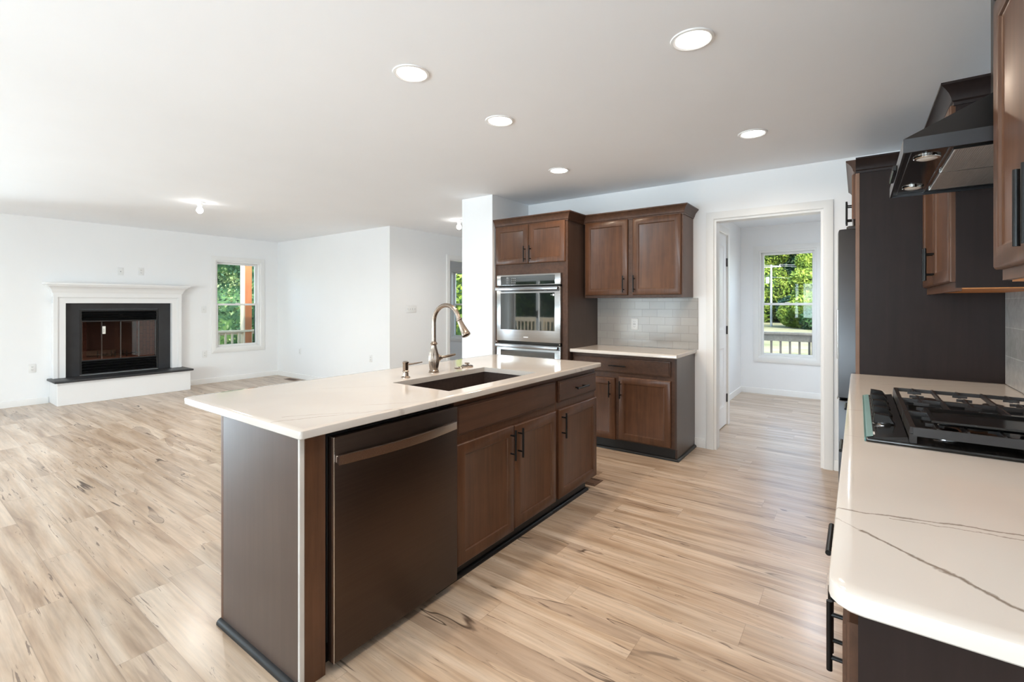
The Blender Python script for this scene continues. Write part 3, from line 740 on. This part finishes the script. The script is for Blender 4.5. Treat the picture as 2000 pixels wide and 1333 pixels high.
o = MB().box(XR-.008, XR, .862, 3.612, .911, 1.80, .0015).build('tile_backsplash', TILER); tag(o, 'pearly grey subway tile backsplash behind the gas cooktop', 'backsplash')

# refrigerator enclosure: side panel, cabinet over, fridge
e = thing('refrigerator_side_panel', 'tall dark brown panel with paler front edge beside the refrigerator', 'panel', (0, 3.615, 0))
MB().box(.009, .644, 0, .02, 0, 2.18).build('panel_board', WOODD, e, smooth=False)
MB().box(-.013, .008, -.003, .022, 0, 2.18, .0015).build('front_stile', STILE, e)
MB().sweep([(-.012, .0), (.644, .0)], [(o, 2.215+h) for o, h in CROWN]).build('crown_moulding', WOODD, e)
e = rt('over_fridge_cabinet', 'brown two-door wall cabinet above the refrigerator', 4.60, x=-.012)
w = .96
MB().box(0, w, 0, .655, 1.855, 2.18).build('carcass', WOOD, e, smooth=False)
m_ = w/2
door(e, .012, m_-.0015, 1.87, 2.15, pull=(m_-.035, 1.90, 2.06)); door(e, m_+.0015, w-.008, 1.87, 2.15, pull=(m_+.035, 1.90, 2.06))
MB().sweep([(0, 0), (w+.028, 0)], [(o, 2.215+h) for o, h in CROWN]).build('crown_moulding', WOODH, e)
e = rt('refrigerator', 'tall black stainless refrigerator standing past the dark side panel', 4.575, x=-.03, cat='refrigerator')
w = .915
MB().box(.005, w-.005, .03, .66, .02, 1.79, .004).build('cabinet_body', FRIDGE, e)
def rdoor(nm, a, b, z0, z1):
    mb = MB(); n_ = 8; lo = []
    def ring(z, ins):
        p = []
        for k in range(n_+1):
            t_ = k/n_; x = a+ins+(b-a-2*ins)*t_; p.append((x, -.070-.010*math.sin(PI*t_)+ins, z))
        p += [(b-ins, .025, z), (a+ins, .025, z)]; return p
    mb.loft([ring(z0, .006), ring(z0+.006, 0), ring(z1-.012, 0), ring(z1-.004, .004), ring(z1, .014)])
    return mb.build(nm, FRIDGE, e)
rdoor('upper_door', .002, w/2-.002, .74, 1.815); rdoor('upper_door', w/2+.002, w-.002, .74, 1.815); rdoor('freezer_drawer', .002, w-.002, .05, .73)
for x in (.05, w-.05): MB().box(x-.03, x+.03, -.03, .09, 1.79, 1.835, .012, 3).build('hinge_cover', BLACKM, e)
for x in (w/2-.03, w/2+.03): MB().box(x-.004, x+.004, -.092, -.079, .95, 1.3, .003).build('door_grip', GUND, e)
MB().box(.2, w-.2, -.085, -.078, .70, .712, .002).build('drawer_grip', GUND, e)
for x in (.08, w-.08): MB().cyl((x, .1, 0), (x, .1, .03), .02, seg=10).build('roller_foot', BLACKM, e)

# wall cabinets on the right
e = rt('upper_cabinet', 'brown wall cabinet between range hood and refrigerator panel with pale wood underside', 3.612, x=.32)
w = 1.0
MB().box(0, w-.019, 0, .324, 1.405, 2.18).build('carcass', WOOD, e, smooth=False)
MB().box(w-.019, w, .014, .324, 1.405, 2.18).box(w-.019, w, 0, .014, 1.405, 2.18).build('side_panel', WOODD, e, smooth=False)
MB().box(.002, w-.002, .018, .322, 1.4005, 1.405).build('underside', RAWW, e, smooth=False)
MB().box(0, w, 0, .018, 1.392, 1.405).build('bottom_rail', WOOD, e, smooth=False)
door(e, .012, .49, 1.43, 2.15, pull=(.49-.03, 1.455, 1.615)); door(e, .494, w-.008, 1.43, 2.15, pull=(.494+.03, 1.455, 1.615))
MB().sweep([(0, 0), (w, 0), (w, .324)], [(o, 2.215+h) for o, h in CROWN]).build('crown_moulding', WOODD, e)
e = rt('upper_cabinet', 'brown wall cabinet nearest the camera in front of the range hood', 1.842, x=.32)
w = .915
MB().box(0, w, 0, .324, 1.405, 2.18).build('carcass', WOOD, e, smooth=False)
MB().box(.002, w-.002, .018, .322, 1.4005, 1.405).build('underside', RAWW, e, smooth=False)
door(e, .003, .456, 1.434, 2.165, pull=(.456-.03, 1.46, 1.62)); door(e, .459, w-.006, 1.434, 2.165, pull=(.459+.03, 1.46, 1.62))
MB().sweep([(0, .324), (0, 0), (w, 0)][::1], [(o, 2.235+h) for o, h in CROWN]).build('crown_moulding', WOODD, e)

# range hood
e = thing('range_hood', 'black stainless pyramid range hood over the gas cooktop with two lamps', 'range hood', (.11, 1.85, 0))
HX = XR-.0085-.11; HY = .76
mb = MB(); z0, z1 = 1.795, 1.836
# rim (hollow ring)
rim = MB()
for q in ((0, .006, 0, HY), (HX-.006, HX, 0, HY), (.006, HX-.006, 0, .006), (.006, HX-.006, HY-.006, HY)): rim.box(*q, z0, z1)
rim.build('rim', FRIDGE, e)
ch = (.27, HX, .23, .53)
mb.loft([[(0, 0, z1), (HX, 0, z1), (HX, HY, z1), (0, HY, z1)], [(ch[0], ch[2], 2.02), (ch[1], ch[2], 2.02), (ch[1], ch[3], 2.02), (ch[0], ch[3], 2.02)]])
mb.build('canopy', HOODM, e)
MB().box(ch[0]+.003, ch[1], ch[2]+.003, ch[3]-.003, 2.02, CH).build('chimney', HOODM, e, smooth=False)
MB().box(.006, HX-.006, .006, HY-.006, 1.806, 1.82).build('underside_panel', BLACK, e, smooth=False)
mb = MB(); mb.box(.022, .0235, .01, HY-.01, 1.803, 1.806); mb.box(.109, .111, .01, HY-.01, 1.803, 1.806); mb.build('panel_trim', STEEL, e, smooth=False)
for y in (.06, .372): 
    fl = MB().box(.122, .42, y, y+.305, 1.799, 1.806, .002).build('grease_filter', FILTER, e)
mb = MB(); mb.box(.118, .424, .052, .058, 1.798, 1.806); mb.box(.118, .424, .366, .371, 1.798, 1.806); mb.box(.118, .424, .678, .684, 1.798, 1.806); mb.build('filter_rail', STEEL, e, smooth=False)
for y in (.135, .615):
    l_ = MB().lathe([(.032, 0), (.034, .002), (.034, .006), (.026, .007)], (.066, y, 1.7995), 'Z', 28).build('hood_lamp', CHROME, e)
    MB().lathe([(.026, 0), (.018, -.003)], (.066, y, 1.7993), 'Z', 24).build('lens', HLAMP, l_)
MB().box(-.012, 0, .28, .50, 1.806, 1.826, .002).build('control_strip', BLACK, e)

# gas cooktop
e = thing('gas_cooktop', 'black gas cooktop with five knobs and cast iron grates on the range countertop', 'cooktop', (.02, 1.845, .9101))
CX, CY = .545, .862
MB().box(0, CX, 0, CY, 0, .012, .004, 2).build('cooktop_tray', COOKG, e)
MB().loft([[(-.0, .006, .004), (-.0, CY-.006, .004), (.105, CY-.006, .010), (.105, .006, .010)], [(.004, .008, .013), (.004, CY-.008, .013), (.10, CY-.008, .028), (.10, .008, .028)]]).build('control_ledge', COOKG, e)
MB().box(-.004, -.0002, .004, CY-.004, .001, .012).build('edge_film', TEAL, e, smooth=False)
MB().loft([[(-.0015, .010, .010), (.002, .010, .0135), (.002, CY-.010, .0135), (-.0015, CY-.010, .010)], [(.0035, .010, .0145), (.018, .010, .0185), (.018, CY-.010, .0185), (.0035, CY-.010, .0145)]]).build('ledge_film', TEAL, e, smooth=False)
for yk in (.752, .63, .49, .35, .205):
    mb = MB().lathe([(.029, 0), (.029, .004), (.026, .007), (.025, .012)], (.050, yk, .018), 'Z', 28)
    blk = lambda y, g: [(.022-g, y, .026), (.080+g, y, .028), (.064+g*.3, y, .052), (.025-g*.5, y, .056)]
    mb.loft([blk(yk-.019, -.003), blk(yk-.015, 0), blk(yk+.015, 0), blk(yk+.019, -.003)]); mb.build('knob', KNOBM, e)
    if yk == .205: MB().lathe([(.0305, 0), (.0305, .003), (.029, .004)], (.050, yk, .0175), 'Z', 28).build('knob_ring', GUND, e)
lb = MB().box(.010, .026, .045, .085, .0152, .0160).build('sticker', STICK, e, smooth=False)
MB().box(.011, .0135, .047, .083, .0160, .0163).build('sticker_print', REDINK, lb, smooth=False)
def burner(x, y, r):
    b = MB().lathe([(r*1.25, 0), (r*1.25, .006), (r, .009), (r, .02), (r*.95, .022)], (x, y, .012), 'Z', 28, .06, 28).build('burner', STEELD, e)
    MB().lathe([(r*.92, 0), (r*.95, .003), (r*.9, .007), (r*.5, .009)], (x, y, .034), 'Z', 28).build('burner_cap', IRON, b)
for x, y, r in ((.20, .14, .032), (.40, .14, .042), (.31, .431, .05), (.20, .72, .042), (.40, .72, .032)): burner(x, y, r)
def grate(y0, y1):
    mb = MB(); x0, x1 = .113, .527
    def bar(a, b, h0=.048, h1=.060, tt=.010):
        a = Vector(a); b = Vector(b); d = (b-a).normalized(); n2 = Vector((-d.y, d.x))*tt/2
        mb.loft([[(p.x+n2.x, p.y+n2.y, h0), (p.x-n2.x, p.y-n2.y, h0), (p.x-n2.x*.65, p.y-n2.y*.65, h1), (p.x+n2.x*.65, p.y+n2.y*.65, h1)] for p in (a, b)])
    bar((x0, y0), (x0, y1), .030, .060, .020); bar((x1, y0), (x1, y1), .040, .060, .014)
    bar((x0, y0), (x1, y0), .034, .060, .011); bar((x0, y1), (x1, y1), .046, .060, .011)
    for xx in (.235, .385): bar((xx, y0), (xx, y1), .048, .063)
    for xx in (.170, .310, .455):
        for a, b in ((y0, y0+.085), (y1, y1-.085)): bar((xx, a), (xx, b), .048, .062); bar((xx-.022, b), (xx+.022, b), .050, .060, .008)
    for fx in (x0, x1-.004):
        for fy in (y0+.004, y1-.004): mb.box(fx-.009, fx+.009, fy-.008, fy+.008, .0121, .040)
    return mb.build('grate', IRON, e)
grate(.016, .285); grate(.572, .843); grate(.294, .563)
mb = MB(); gx0, gx1, gy0, gy1 = .158, .505, .045, .270
mb.loft([[(gx0+.02, gy0+.02, .0635), (gx1-.02, gy0+.02, .0635), (gx1-.02, gy1-.02, .0635), (gx0+.02, gy1-.02, .0635)],
         [(gx0, gy0, .074), (gx1, gy0, .074), (gx1, gy1, .074), (gx0, gy1, .074)],
         [(gx0, gy0, .080), (gx1, gy0, .080), (gx1, gy1, .080), (gx0, gy1, .080)],
         [(gx0+.010, gy0+.010, .080), (gx1-.010, gy0+.010, .080), (gx1-.010, gy1-.010, .080), (gx0+.010, gy1-.010, .080)],
         [(gx0+.016, gy0+.016, .073), (gx1-.016, gy0+.016, .073), (gx1-.016, gy1-.016, .073), (gx0+.016, gy1-.016, .073)]])
g_ = thing('griddle', 'flat black griddle plate resting on the nearest cooktop grate', 'griddle', (.02, 1.845, .9101)); mb.build('griddle_plate', BLACK, g_)

# ------------------------------------------------------------------ FIREPLACE
FC = 2.25
e = thing('hearth', 'low white raised hearth topped with a black slate slab', 'hearth', (XL, FC, 0), PI/2)
MB().box(-.765, .765, -.42, 0, 0, .30, .003).build('hearth_base', MANTM, e)
MB().box(-.795, .795, -.46, 0, .30, .328, .006, 2).build('hearth_slab', SLATE, e)
e = thing('mantel', 'white moulded mantel surround framing the black fireplace', 'mantel', (XL, FC, 0), PI/2)
mb = MB()
for s in (-1, 1):
    mb.box(s*.621, s*.750, -.10, -.001, .329, 1.35, .002)
    mb.box(s*.700, s*.750, -.115, -.10, .329, 1.44, .004); mb.box(s*.690, s*.700, -.108, -.10, .329, 1.43, .003)
mb.box(-.70, .70, -.10, -.001, 1.35, 1.50, .002); mb.box(-.75, .75, -.115, -.001, 1.43, 1.50, .004); mb.box(-.70, .70, -.108, -.10, 1.42, 1.43, .003)
mb.build('surround', MANTM, e)
mp_ = [(0, 1.49), (.006, 1.49), (.008, 1.503), (.014, 1.51), (.018, 1.53), (.030, 1.552), (.050, 1.575), (.062, 1.582), (.066, 1.592), (.066, 1.60), (0, 1.60)]
MB().sweep([(-.75, -.001), (-.75, -.115), (.75, -.115), (.75, -.001)], mp_).build('bed_moulding', MANTM, e)
MB().box(-.84, .84, -.21, -.001, 1.60, 1.628, .005, 2).build('mantel_shelf', MANTM, e)
e = thing('slate_surround', 'black slate slips between white mantel and firebox', 'fireplace surround', (XL, FC, 0), PI/2)
mb = MB(); mb.box(-.620, -.464, -.03, -.001, .329, 1.349); mb.box(.464, .620, -.03, -.001, .329, 1.349); mb.box(-.464, .464, -.03, -.001, 1.262, 1.349); mb.build('slate_slab', SLATE, e, smooth=False)
e = thing('fireplace', 'black metal firebox with louvres, folding glass doors and brick lining', 'fireplace', (XL, FC, 0), PI/2)
mb = MB(); mb.box(-.4615, -.44, -.02, .42, .337, 1.258); mb.box(.44, .4615, -.02, .42, .337, 1.258); mb.box(-.44, .44, -.02, .42, 1.235, 1.258); mb.box(-.44, .44, -.02, .42, .337, .352); mb.box(-.44, .44, .42, .43, .337, 1.258); mb.box(-.44, .44, -.02, .0, 1.085, 1.10); mb.box(-.44, .44, -.02, 0, .525, .54)
mb.build('firebox_shell', BLACKM, e, smooth=False)
mb = MB()
mb.loft([[(-.438, .06, .53), (.438, .06, .53), (.30, .40, .53), (-.30, .40, .53)], [(-.438, .06, .545), (.438, .06, .545), (.30, .40, .545), (-.30, .40, .545)]])
mb.face([(-.30, .40, .545), (.30, .40, .545), (.30, .40, 1.09), (-.30, .40, 1.09)]); mb.face([(-.438, .06, .545), (-.30, .40, .545), (-.30, .40, 1.09), (-.438, .06, 1.09)]); mb.face([(.438, .06, .545), (.30, .40, .545), (.30, .40, 1.09), (.438, .06, 1.09)])
mb.build('brick_lining', REDB, e, smooth=False)
for zz, nm in ((1.10, 0), (.355, 1)):
    mb = MB(); k_ = 3 if nm == 0 else 4
    for i in range(k_):
        z = zz+.012+i*(.135/k_ if nm == 0 else .165/k_); mb.loft([[(-.438, -.028, z), (-.438, -.024, z-.002), (-.438, .01, z+.026), (-.438, .006, z+.028)], [(.438, -.028, z), (.438, -.024, z-.002), (.438, .01, z+.026), (.438, .006, z+.028)]])
    mb.build('louvre_grille', BLACK, e, smooth=False)
MB().box(-.02, .02, -.04, -.024, 1.17, 1.185, .003).build('vent_knob', BLACK, e)
for k in range(4):
    a = -.436+k*.218; b = a+.216
    fm = MB()
    for q in ((a, a+.005, .54, 1.082), (b-.005, b, .54, 1.082)): fm.box(q[0], q[1], -.012, -.004, q[2], q[3])
    fo = fm.build('door_frame', STEELD, e, smooth=False)
    MB().box(a+.005, b-.005, -.009, -.006, .542, 1.08).build('glass', FGLASS, fo, smooth=False)
for x in (-.20, .10):
    mb = MB()
    for yy in (.10, .28): mb.cyl((x, yy, .545), (x, yy, .64), .006, seg=8); mb.cyl((x+.16, yy, .545), (x+.16, yy, .64), .006, seg=8)
    for kx in (0, .055, .11, .16): mb.cyl((x+kx, .06, .59), (x+kx, .30, .59), .006, seg=8)
    mb.cyl((x-.01, .10, .583), (x+.17, .10, .583), .005, seg=8); mb.cyl((x-.01, .28, .583), (x+.17, .28, .583), .005, seg=8)
    g_ = mb.build('log_grate', IRON, e)
tg = thing('hang_tag', 'white paper tag hanging in front of the firebox glass', 'tag', (XL+.016, 2.055, 0), PI/2)
MB().box(-.018, .018, -.0015, 0, .905, 1.015, .0006).build('tag_card', TAGM, tg)
MB().cyl((0, -.0007, 1.012), (.006, .0, 1.06), .0012, seg=6).build('tag_string', SLOT, tg)
mb = MB()
for i in range(5): mb.box(-.008, .006-.003*(i % 2), -.0022, -.0014, .93+i*.011, .933+i*.011)
mb.build('tag_print', SLOT, tg, smooth=False)

# ------------------------------------------------------------------ ceiling lights
LC = (1, .79, .59)
def downlight(x, y, label, power=4.7, col=LC, group='recessed kitchen lights'):
    e = thing('recessed_light', label, 'ceiling light', (x, y, CH), 0, group)
    MB().lathe([(.092, 0), (.090, -.005), (.080, -.007), (.070, -.003), (.070, 0)], seg=40).build('trim_ring', PLAST, e)
    MB().lathe([(.070, -.001), (.069, -.003), (.03, -.0035)], seg=36).build('diffuser', LAMPM, e)
    l = light('recessed_light_glow', 'AREA', (0, 0, -.012), power, col, (0, 0, 0), .13); l.parent = e; l.data.spread = R(165)
    return e
downlight(-.587, 2.142, 'brightest recessed ceiling light, nearest the range hood and closest to the camera')
downlight(-1.813, 1.622, 'recessed ceiling light furthest left in the kitchen, above the near part of the island')
downlight(-1.831, 2.374, 'middle recessed ceiling light above the far part of the island')
downlight(-.579, 3.568, 'recessed ceiling light in front of the doorway')
downlight(-2.096, 3.56, 'smallest recessed ceiling light, nearest the oven tower')
for x, y in ((-.58, .3), (-1.82, -.4), (-.58, -1.6), (-3.4, -1.6)):  # unseen recessed lights added behind the camera as fill
    downlight(x, y, 'recessed fill light added in the ceiling behind the camera', 4, (1, .93, .84), group='added fill lights behind the camera')
def bulb(x, y, label, power, col=(1, .95, .88)):
    e = thing('bulb_fixture', label, 'ceiling light', (x, y, CH))
    MB().lathe([(.058, 0), (.056, -.010), (.03, -.018), (.022, -.045), (.020, -.05)]).build('lamp_holder', PLAST, e)
    MB().lathe([(.014, -.045), (.018, -.058), (.030, -.078), (.034, -.095), (.030, -.112), (.016, -.126), (.004, -.129)]).build('bulb', BULBM, e)
    l = light('bulb_glow', 'SPOT', (0, 0, -.135), power, col, size=.04); l.parent = e; l.data.spot_size = R(172); l.data.spot_blend = 1
    return e
bulb(-6.05, 2.255, 'bare bulb in a plain white holder on the living room ceiling', 62)
bulb(-4.46, 4.86, 'bare bulb holder on the hallway ceiling half hidden by the pier', 30)
bulb(-.4, 6.4, 'unseen fill bulb added on the mud room ceiling above the doorway', 62, DAY)  # fill bulb added out of sight to brighten the mud room
bulb(-7.2, 6.4, 'unseen fill bulb in the small room past the hallway', 30, DAY)  # unseen bulb giving daylight-coloured fill past the hallway

# ------------------------------------------------------------------ floor vents, doorstop
def vent(x, y, rz, label, l=.27, w=.12):
    e = thing('floor_vent', label, 'floor vent', (x, y, .0003), rz)
    mb = MB()
    for q in ((-l/2, l/2, -w/2, -w/2+.018), (-l/2, l/2, w/2-.018, w/2), (-l/2, -l/2+.02, -w/2+.018, w/2-.018), (l/2-.02, l/2, -w/2+.018, w/2-.018)): mb.box(*q, 0, .004, .001)
    for i in range(10):
        x_ = -l/2+.034+i*(l-.068)/9; mb.box(x_-.004, x_+.004, -w/2+.018, w/2-.018, .0005, .003)
    mb.build('vent_grille', VENTM, e); MB().box(-l/2+.02, l/2-.02, -w/2+.018, w/2-.018, 0, .0005).build('duct_shadow_plate', BLACKM, e, smooth=False)
vent(-1.645, 3.235, PI/2+0, 'bronze slotted floor vent at the far end of the island', .14, .17)
vent(-8.10, 4.47, 0, 'bronze floor vent in the living room corner by the window', .32, .12)
ds_ = thing('door_stop', 'dark spring door stop low beside the closet door casing', 'door stop', (-1.445, 6.05, .045))
MB().cyl((.012, 0, 0), (.075, .0, 0), .007, seg=10).cyl((.075, 0, 0), (.085, 0, 0), .010, seg=10).build('spring_rod', SLOT, ds_)

# ------------------------------------------------------------------ outdoors
GZ = -.75
tag(MB().box(-70, 60, -60, 110, GZ-.2, GZ).build('ground', GRASS, smooth=False), kind='structure')
tag(MB().box(-30, 25, 16, 21, GZ, GZ+.02).build('driveway', DRIVE, smooth=False), 'pale gravel driveway crossing the lawn beyond the deck', 'driveway')
def deck(name, x0, x1, y0, y1, z=-.05):
    o = MB().box(x0, x1, y0, y1, z-.14, z).build(name, DECKF, smooth=False); o['kind'] = 'structure'
    mb = MB()
deck('floor_front_deck', -4.0, 3.0, 8.06, 9.8); deck('floor_side_deck', -11.2, -9.01, -1.0, 9.0); deck('floor_rear_deck', -10.5, 1.5, -5.6, -3.21)
def railing(name, label, p0, p1, zt, m1, m2, post_every=1.6, post_off=0, bal=.145, top_h=.14, flat=True, z0=-.05, b0=0):
    p0, p1 = Vector(p0), Vector(p1); L = (p1-p0).length; a = math.atan2(p1.y-p0.y, p1.x-p0.x)
    e = thing(name, label, 'railing', (p0.x, p0.y, 0), a)
    mb = MB(); mb.box(0, L, -.07, .07, zt-.04, zt, .004); mb.box(0, L, -.02, .02, zt-top_h, zt-.04, .003); mb.build('top_rail', m2, e)
    MB().box(0, L, -.02, .02, z0+.08, z0+.17, .003).build('bottom_rail', m2, e)
    x = post_off
    while x < L: MB().box(x-.045, x+.045, -.045, .045, z0, zt-.04, .004).build('post', m1, e); x += post_every
    mb = MB(); x = b0; n_ = 0
    while x < L and n_ < 90:
        bo = MB().box(x-.017, x+.017, .02, .054, z0+.06, zt-.05, .002).build('baluster', m1, e); x += bal; n_ += 1
    mb.bm.free()
    return e
railing('deck_railing', 'weathered grey deck railing outside the mud room window', (-3.6, 9.6), (2.2, 9.6), .84, GREYW, RAILW, 1.65, 3.00-.0, .145, .16, b0=.02)
railing('deck_railing', 'pale lumber porch railing outside the living room window', (-10.5, 8.5), (-10.5, -.5), .79, DECKW, DECKW, 30, .05, .075*1.7, .09+.0, b0=.05)
railing('deck_railing', 'pale lumber railing of the rear deck mirrored in the oven glass', (.8, -5.2), (-10.3, -5.2), .90, DECKW, DECKW, 1.8, .1, .145, .14)
e = thing('porch_post', 'orange cedar porch post with a pale side outside the living room window', 'post', (-10.52, 4.80, 0))
MB().box(-.075, .075, -.055, .085, -.05, 2.16, .003).build('post_face', CEDAR, e)
MB().box(-.075, .080, -.085, -.056, -.05, 2.16, .003).build('pale_side_board', DECKW, e)
MB().box(-.09, .09, -.095, .095, 2.16, 2.22, .003).build('post_cap', DECKW, e)

def leafcloud(mb, cx, cy, cz, rx, ry, rz, n, s, rnd):
    for _ in range(n):
        d = Vector((rnd.gauss(0, 1), rnd.gauss(0, 1), rnd.gauss(0, 1))).normalized()
        k = .72+.30*rnd.random(); p = Vector((cx+d.x*rx*k, cy+d.y*ry*k, cz+d.z*rz*k))
        u = Vector((rnd.gauss(0, 1), rnd.gauss(0, 1), rnd.gauss(0, 1))).normalized(); v = u.orthogonal().normalized(); q = s*(.6+.8*rnd.random())
        mb.face([p-u*q, p+v*q*.55, p+u*q, p-v*q*.55])
def tree(name, label, x, y, h, r, m, seed, cat='tree', blobs=9, n=420, leaf=.16, trunk=True, low=.25, group=None):
    group = group or {'leafy_tree': 'trees past the lawn', 'garden_tree': 'trees beside the porch', 'rear_tree': 'trees behind the rear deck', 'shrub': 'shrubs on the lawn'}[name]
    rnd = random.Random(seed); e = thing(name, label, cat, (x, y, GZ), 0, group)
    mb = MB(); core = MB()
    for b in range(blobs):
        f_ = b/(blobs-1) if blobs > 1 else .5
        a = rnd.random()*2*PI; rr_ = r*(.55*rnd.random()); zz = h*(low+(1-low)*f_)*.93; br = r*(.55+.25*rnd.random())*(1-.35*f_)
        cx, cy = rr_*math.cos(a), rr_*math.sin(a)
        leafcloud(mb, cx, cy, max(zz, br*.6), br, br, br*.85, n, leaf, rnd)
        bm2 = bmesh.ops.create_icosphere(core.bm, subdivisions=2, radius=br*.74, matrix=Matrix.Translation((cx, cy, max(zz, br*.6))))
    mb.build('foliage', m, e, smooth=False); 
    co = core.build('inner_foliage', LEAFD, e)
    if trunk:
        t_ = MB().tube([(0, 0, -.05), (.05, .02, h*.3), (0, -.04, h*.7)], .1, 10, [h*.03, h*.022, h*.012]); t_.build('trunk', BARK, e)
    return e
# seen through window_2 (looking +Y): direction x/y = about -.155..-.06
k = 0
for (x, y, h, r, m, lb) in ((-9.5, 62, 15, 5.5, LEAFY, 'tall bright green tree left of the utility pole'), (-6.0, 66, 16, 6, LEAFG, 'dark green tree right behind the utility pole'), (-1.5, 60, 15, 5.5, LEAFY, 'tall bright green tree filling the right of the mud room window'),
        (-14.5, 64, 16, 6, LEAFG, 'green tree at the left edge of the mud room window view'), (4, 64, 15, 6, LEAFY, 'sunny tree beyond the right edge of the mud room window'), (-3.2, 48, 6.2, 2.4, LEAFY, 'rounded yellow-green tree in front of the taller ones'),
        (-11, 80, 17, 7, LEAFG, 'distant green tree behind the gap left of the utility pole'), (-3, 82, 17, 7, LEAFG, 'distant green tree behind the middle of the row')):
    tree('leafy_tree', lb, x, y, h, r, m, 10+k, n=4500, leaf=.17, blobs=11, low=.12); k += 1
tree('shrub', 'low green shrub left of the utility pole base', -9.6, 49, 2.4, 1.7, LEAFG, 31, 'shrub', 4, 900, .16, False, .2)
tree('shrub', 'dark green shrub row right of the utility pole', -4.4, 50, 2.5, 2.1, LEAFG, 32, 'shrub', 5, 900, .16, False, .2)
tree('shrub', 'brownish shrub at the right under the yellow-green tree', -2.0, 46, 2.2, 1.8, LEAFD, 33, 'shrub', 5, 900, .16, False, .2)
e = thing('utility_pole', 'pale grey utility pole with a crossarm and transformer standing on the lawn', 'utility pole', (-6.55, 50, GZ))
MB().cyl((0, 0, 0), (0, 0, 5.75), .10, .075, 10).build('pole', POLEM, e)
MB().box(-.8, .8, -.04, .04, 5.50, 5.6).build('crossarm', POLEM, e, smooth=False)
MB().cyl((-.3, -.1, 4.0), (-.3, -.1, 4.6), .15, seg=14).build('transformer', POLEM, e)
for x in (-.7, .0, .7): MB().cyl((x, 0, 5.6), (x, 0, 5.75), .04, seg=8).build('insulator', POLEM, e)
for kk, (x, z, lab) in enumerate(((-.7, 5.75, 'left of the three'), (.7, 5.75, 'right of the three'), (.0, 4.6, 'lowest of the three'))):
    pts = [(-6.55+x+35*s_, 50-6*s_, GZ+z-1.6*math.sin(PI*s_)+1.2*s_) for s_ in [i/14 for i in range(15)]]
    tag(MB().tube(pts, .014, 6).build('power_line', POLEM), 'pale overhead power line leaving the pole, '+lab, 'power line')
# seen through window_1 (looking -X)
for (x, y, h, r, m, lb) in ((-19, 8.0, 8.5, 3.2, LEAFG, 'dense teal-green tree at the left of the living room window view'), (-21, 11.5, 9.5, 3.4, LEAFG, 'dense tree behind the cedar post in the living room window'), (-16.5, 9.3, 2.2, 1.1, LEAFY, 'yellow-green bush above the porch railing'), (-25, 9.5, 7.5, 3.5, LEAFD, 'dark evergreen behind the teal-green trees'), (-20, 4.5, 8.5, 3, LEAFD, 'dark tree beyond the left edge of the living room window')):
    tree('garden_tree', lb, x, y, h, r, m, 40+k, n=4500, leaf=.065, blobs=10, low=.12, trunk=h > 3); k += 1
# through the hallway room window, and behind the rear deck
tree('garden_tree', 'leafy tree glimpsed through the room past the hallway', -14.5, 16.5, 7, 2.8, LEAFY, 61, n=900, leaf=.14)
for i, (x, y) in enumerate(((-16, -13), (-11.5, -14), (-7, -13), (-3, -14), (1.5, -13))):
    tree('rear_tree', ['tree behind the rear deck railing, mirrored furthest in the oven glass', 'broad tree behind the rear deck mirrored in the oven window', 'leafy tree behind the middle of the rear deck', 'leafy tree behind the dining windows', 'leafy tree behind the right end of the rear deck'][i], x, y, 7.5, 3.0, LEAFG if i % 2 else LEAFY, 70+i, n=2200, leaf=.09, blobs=9, low=.12)
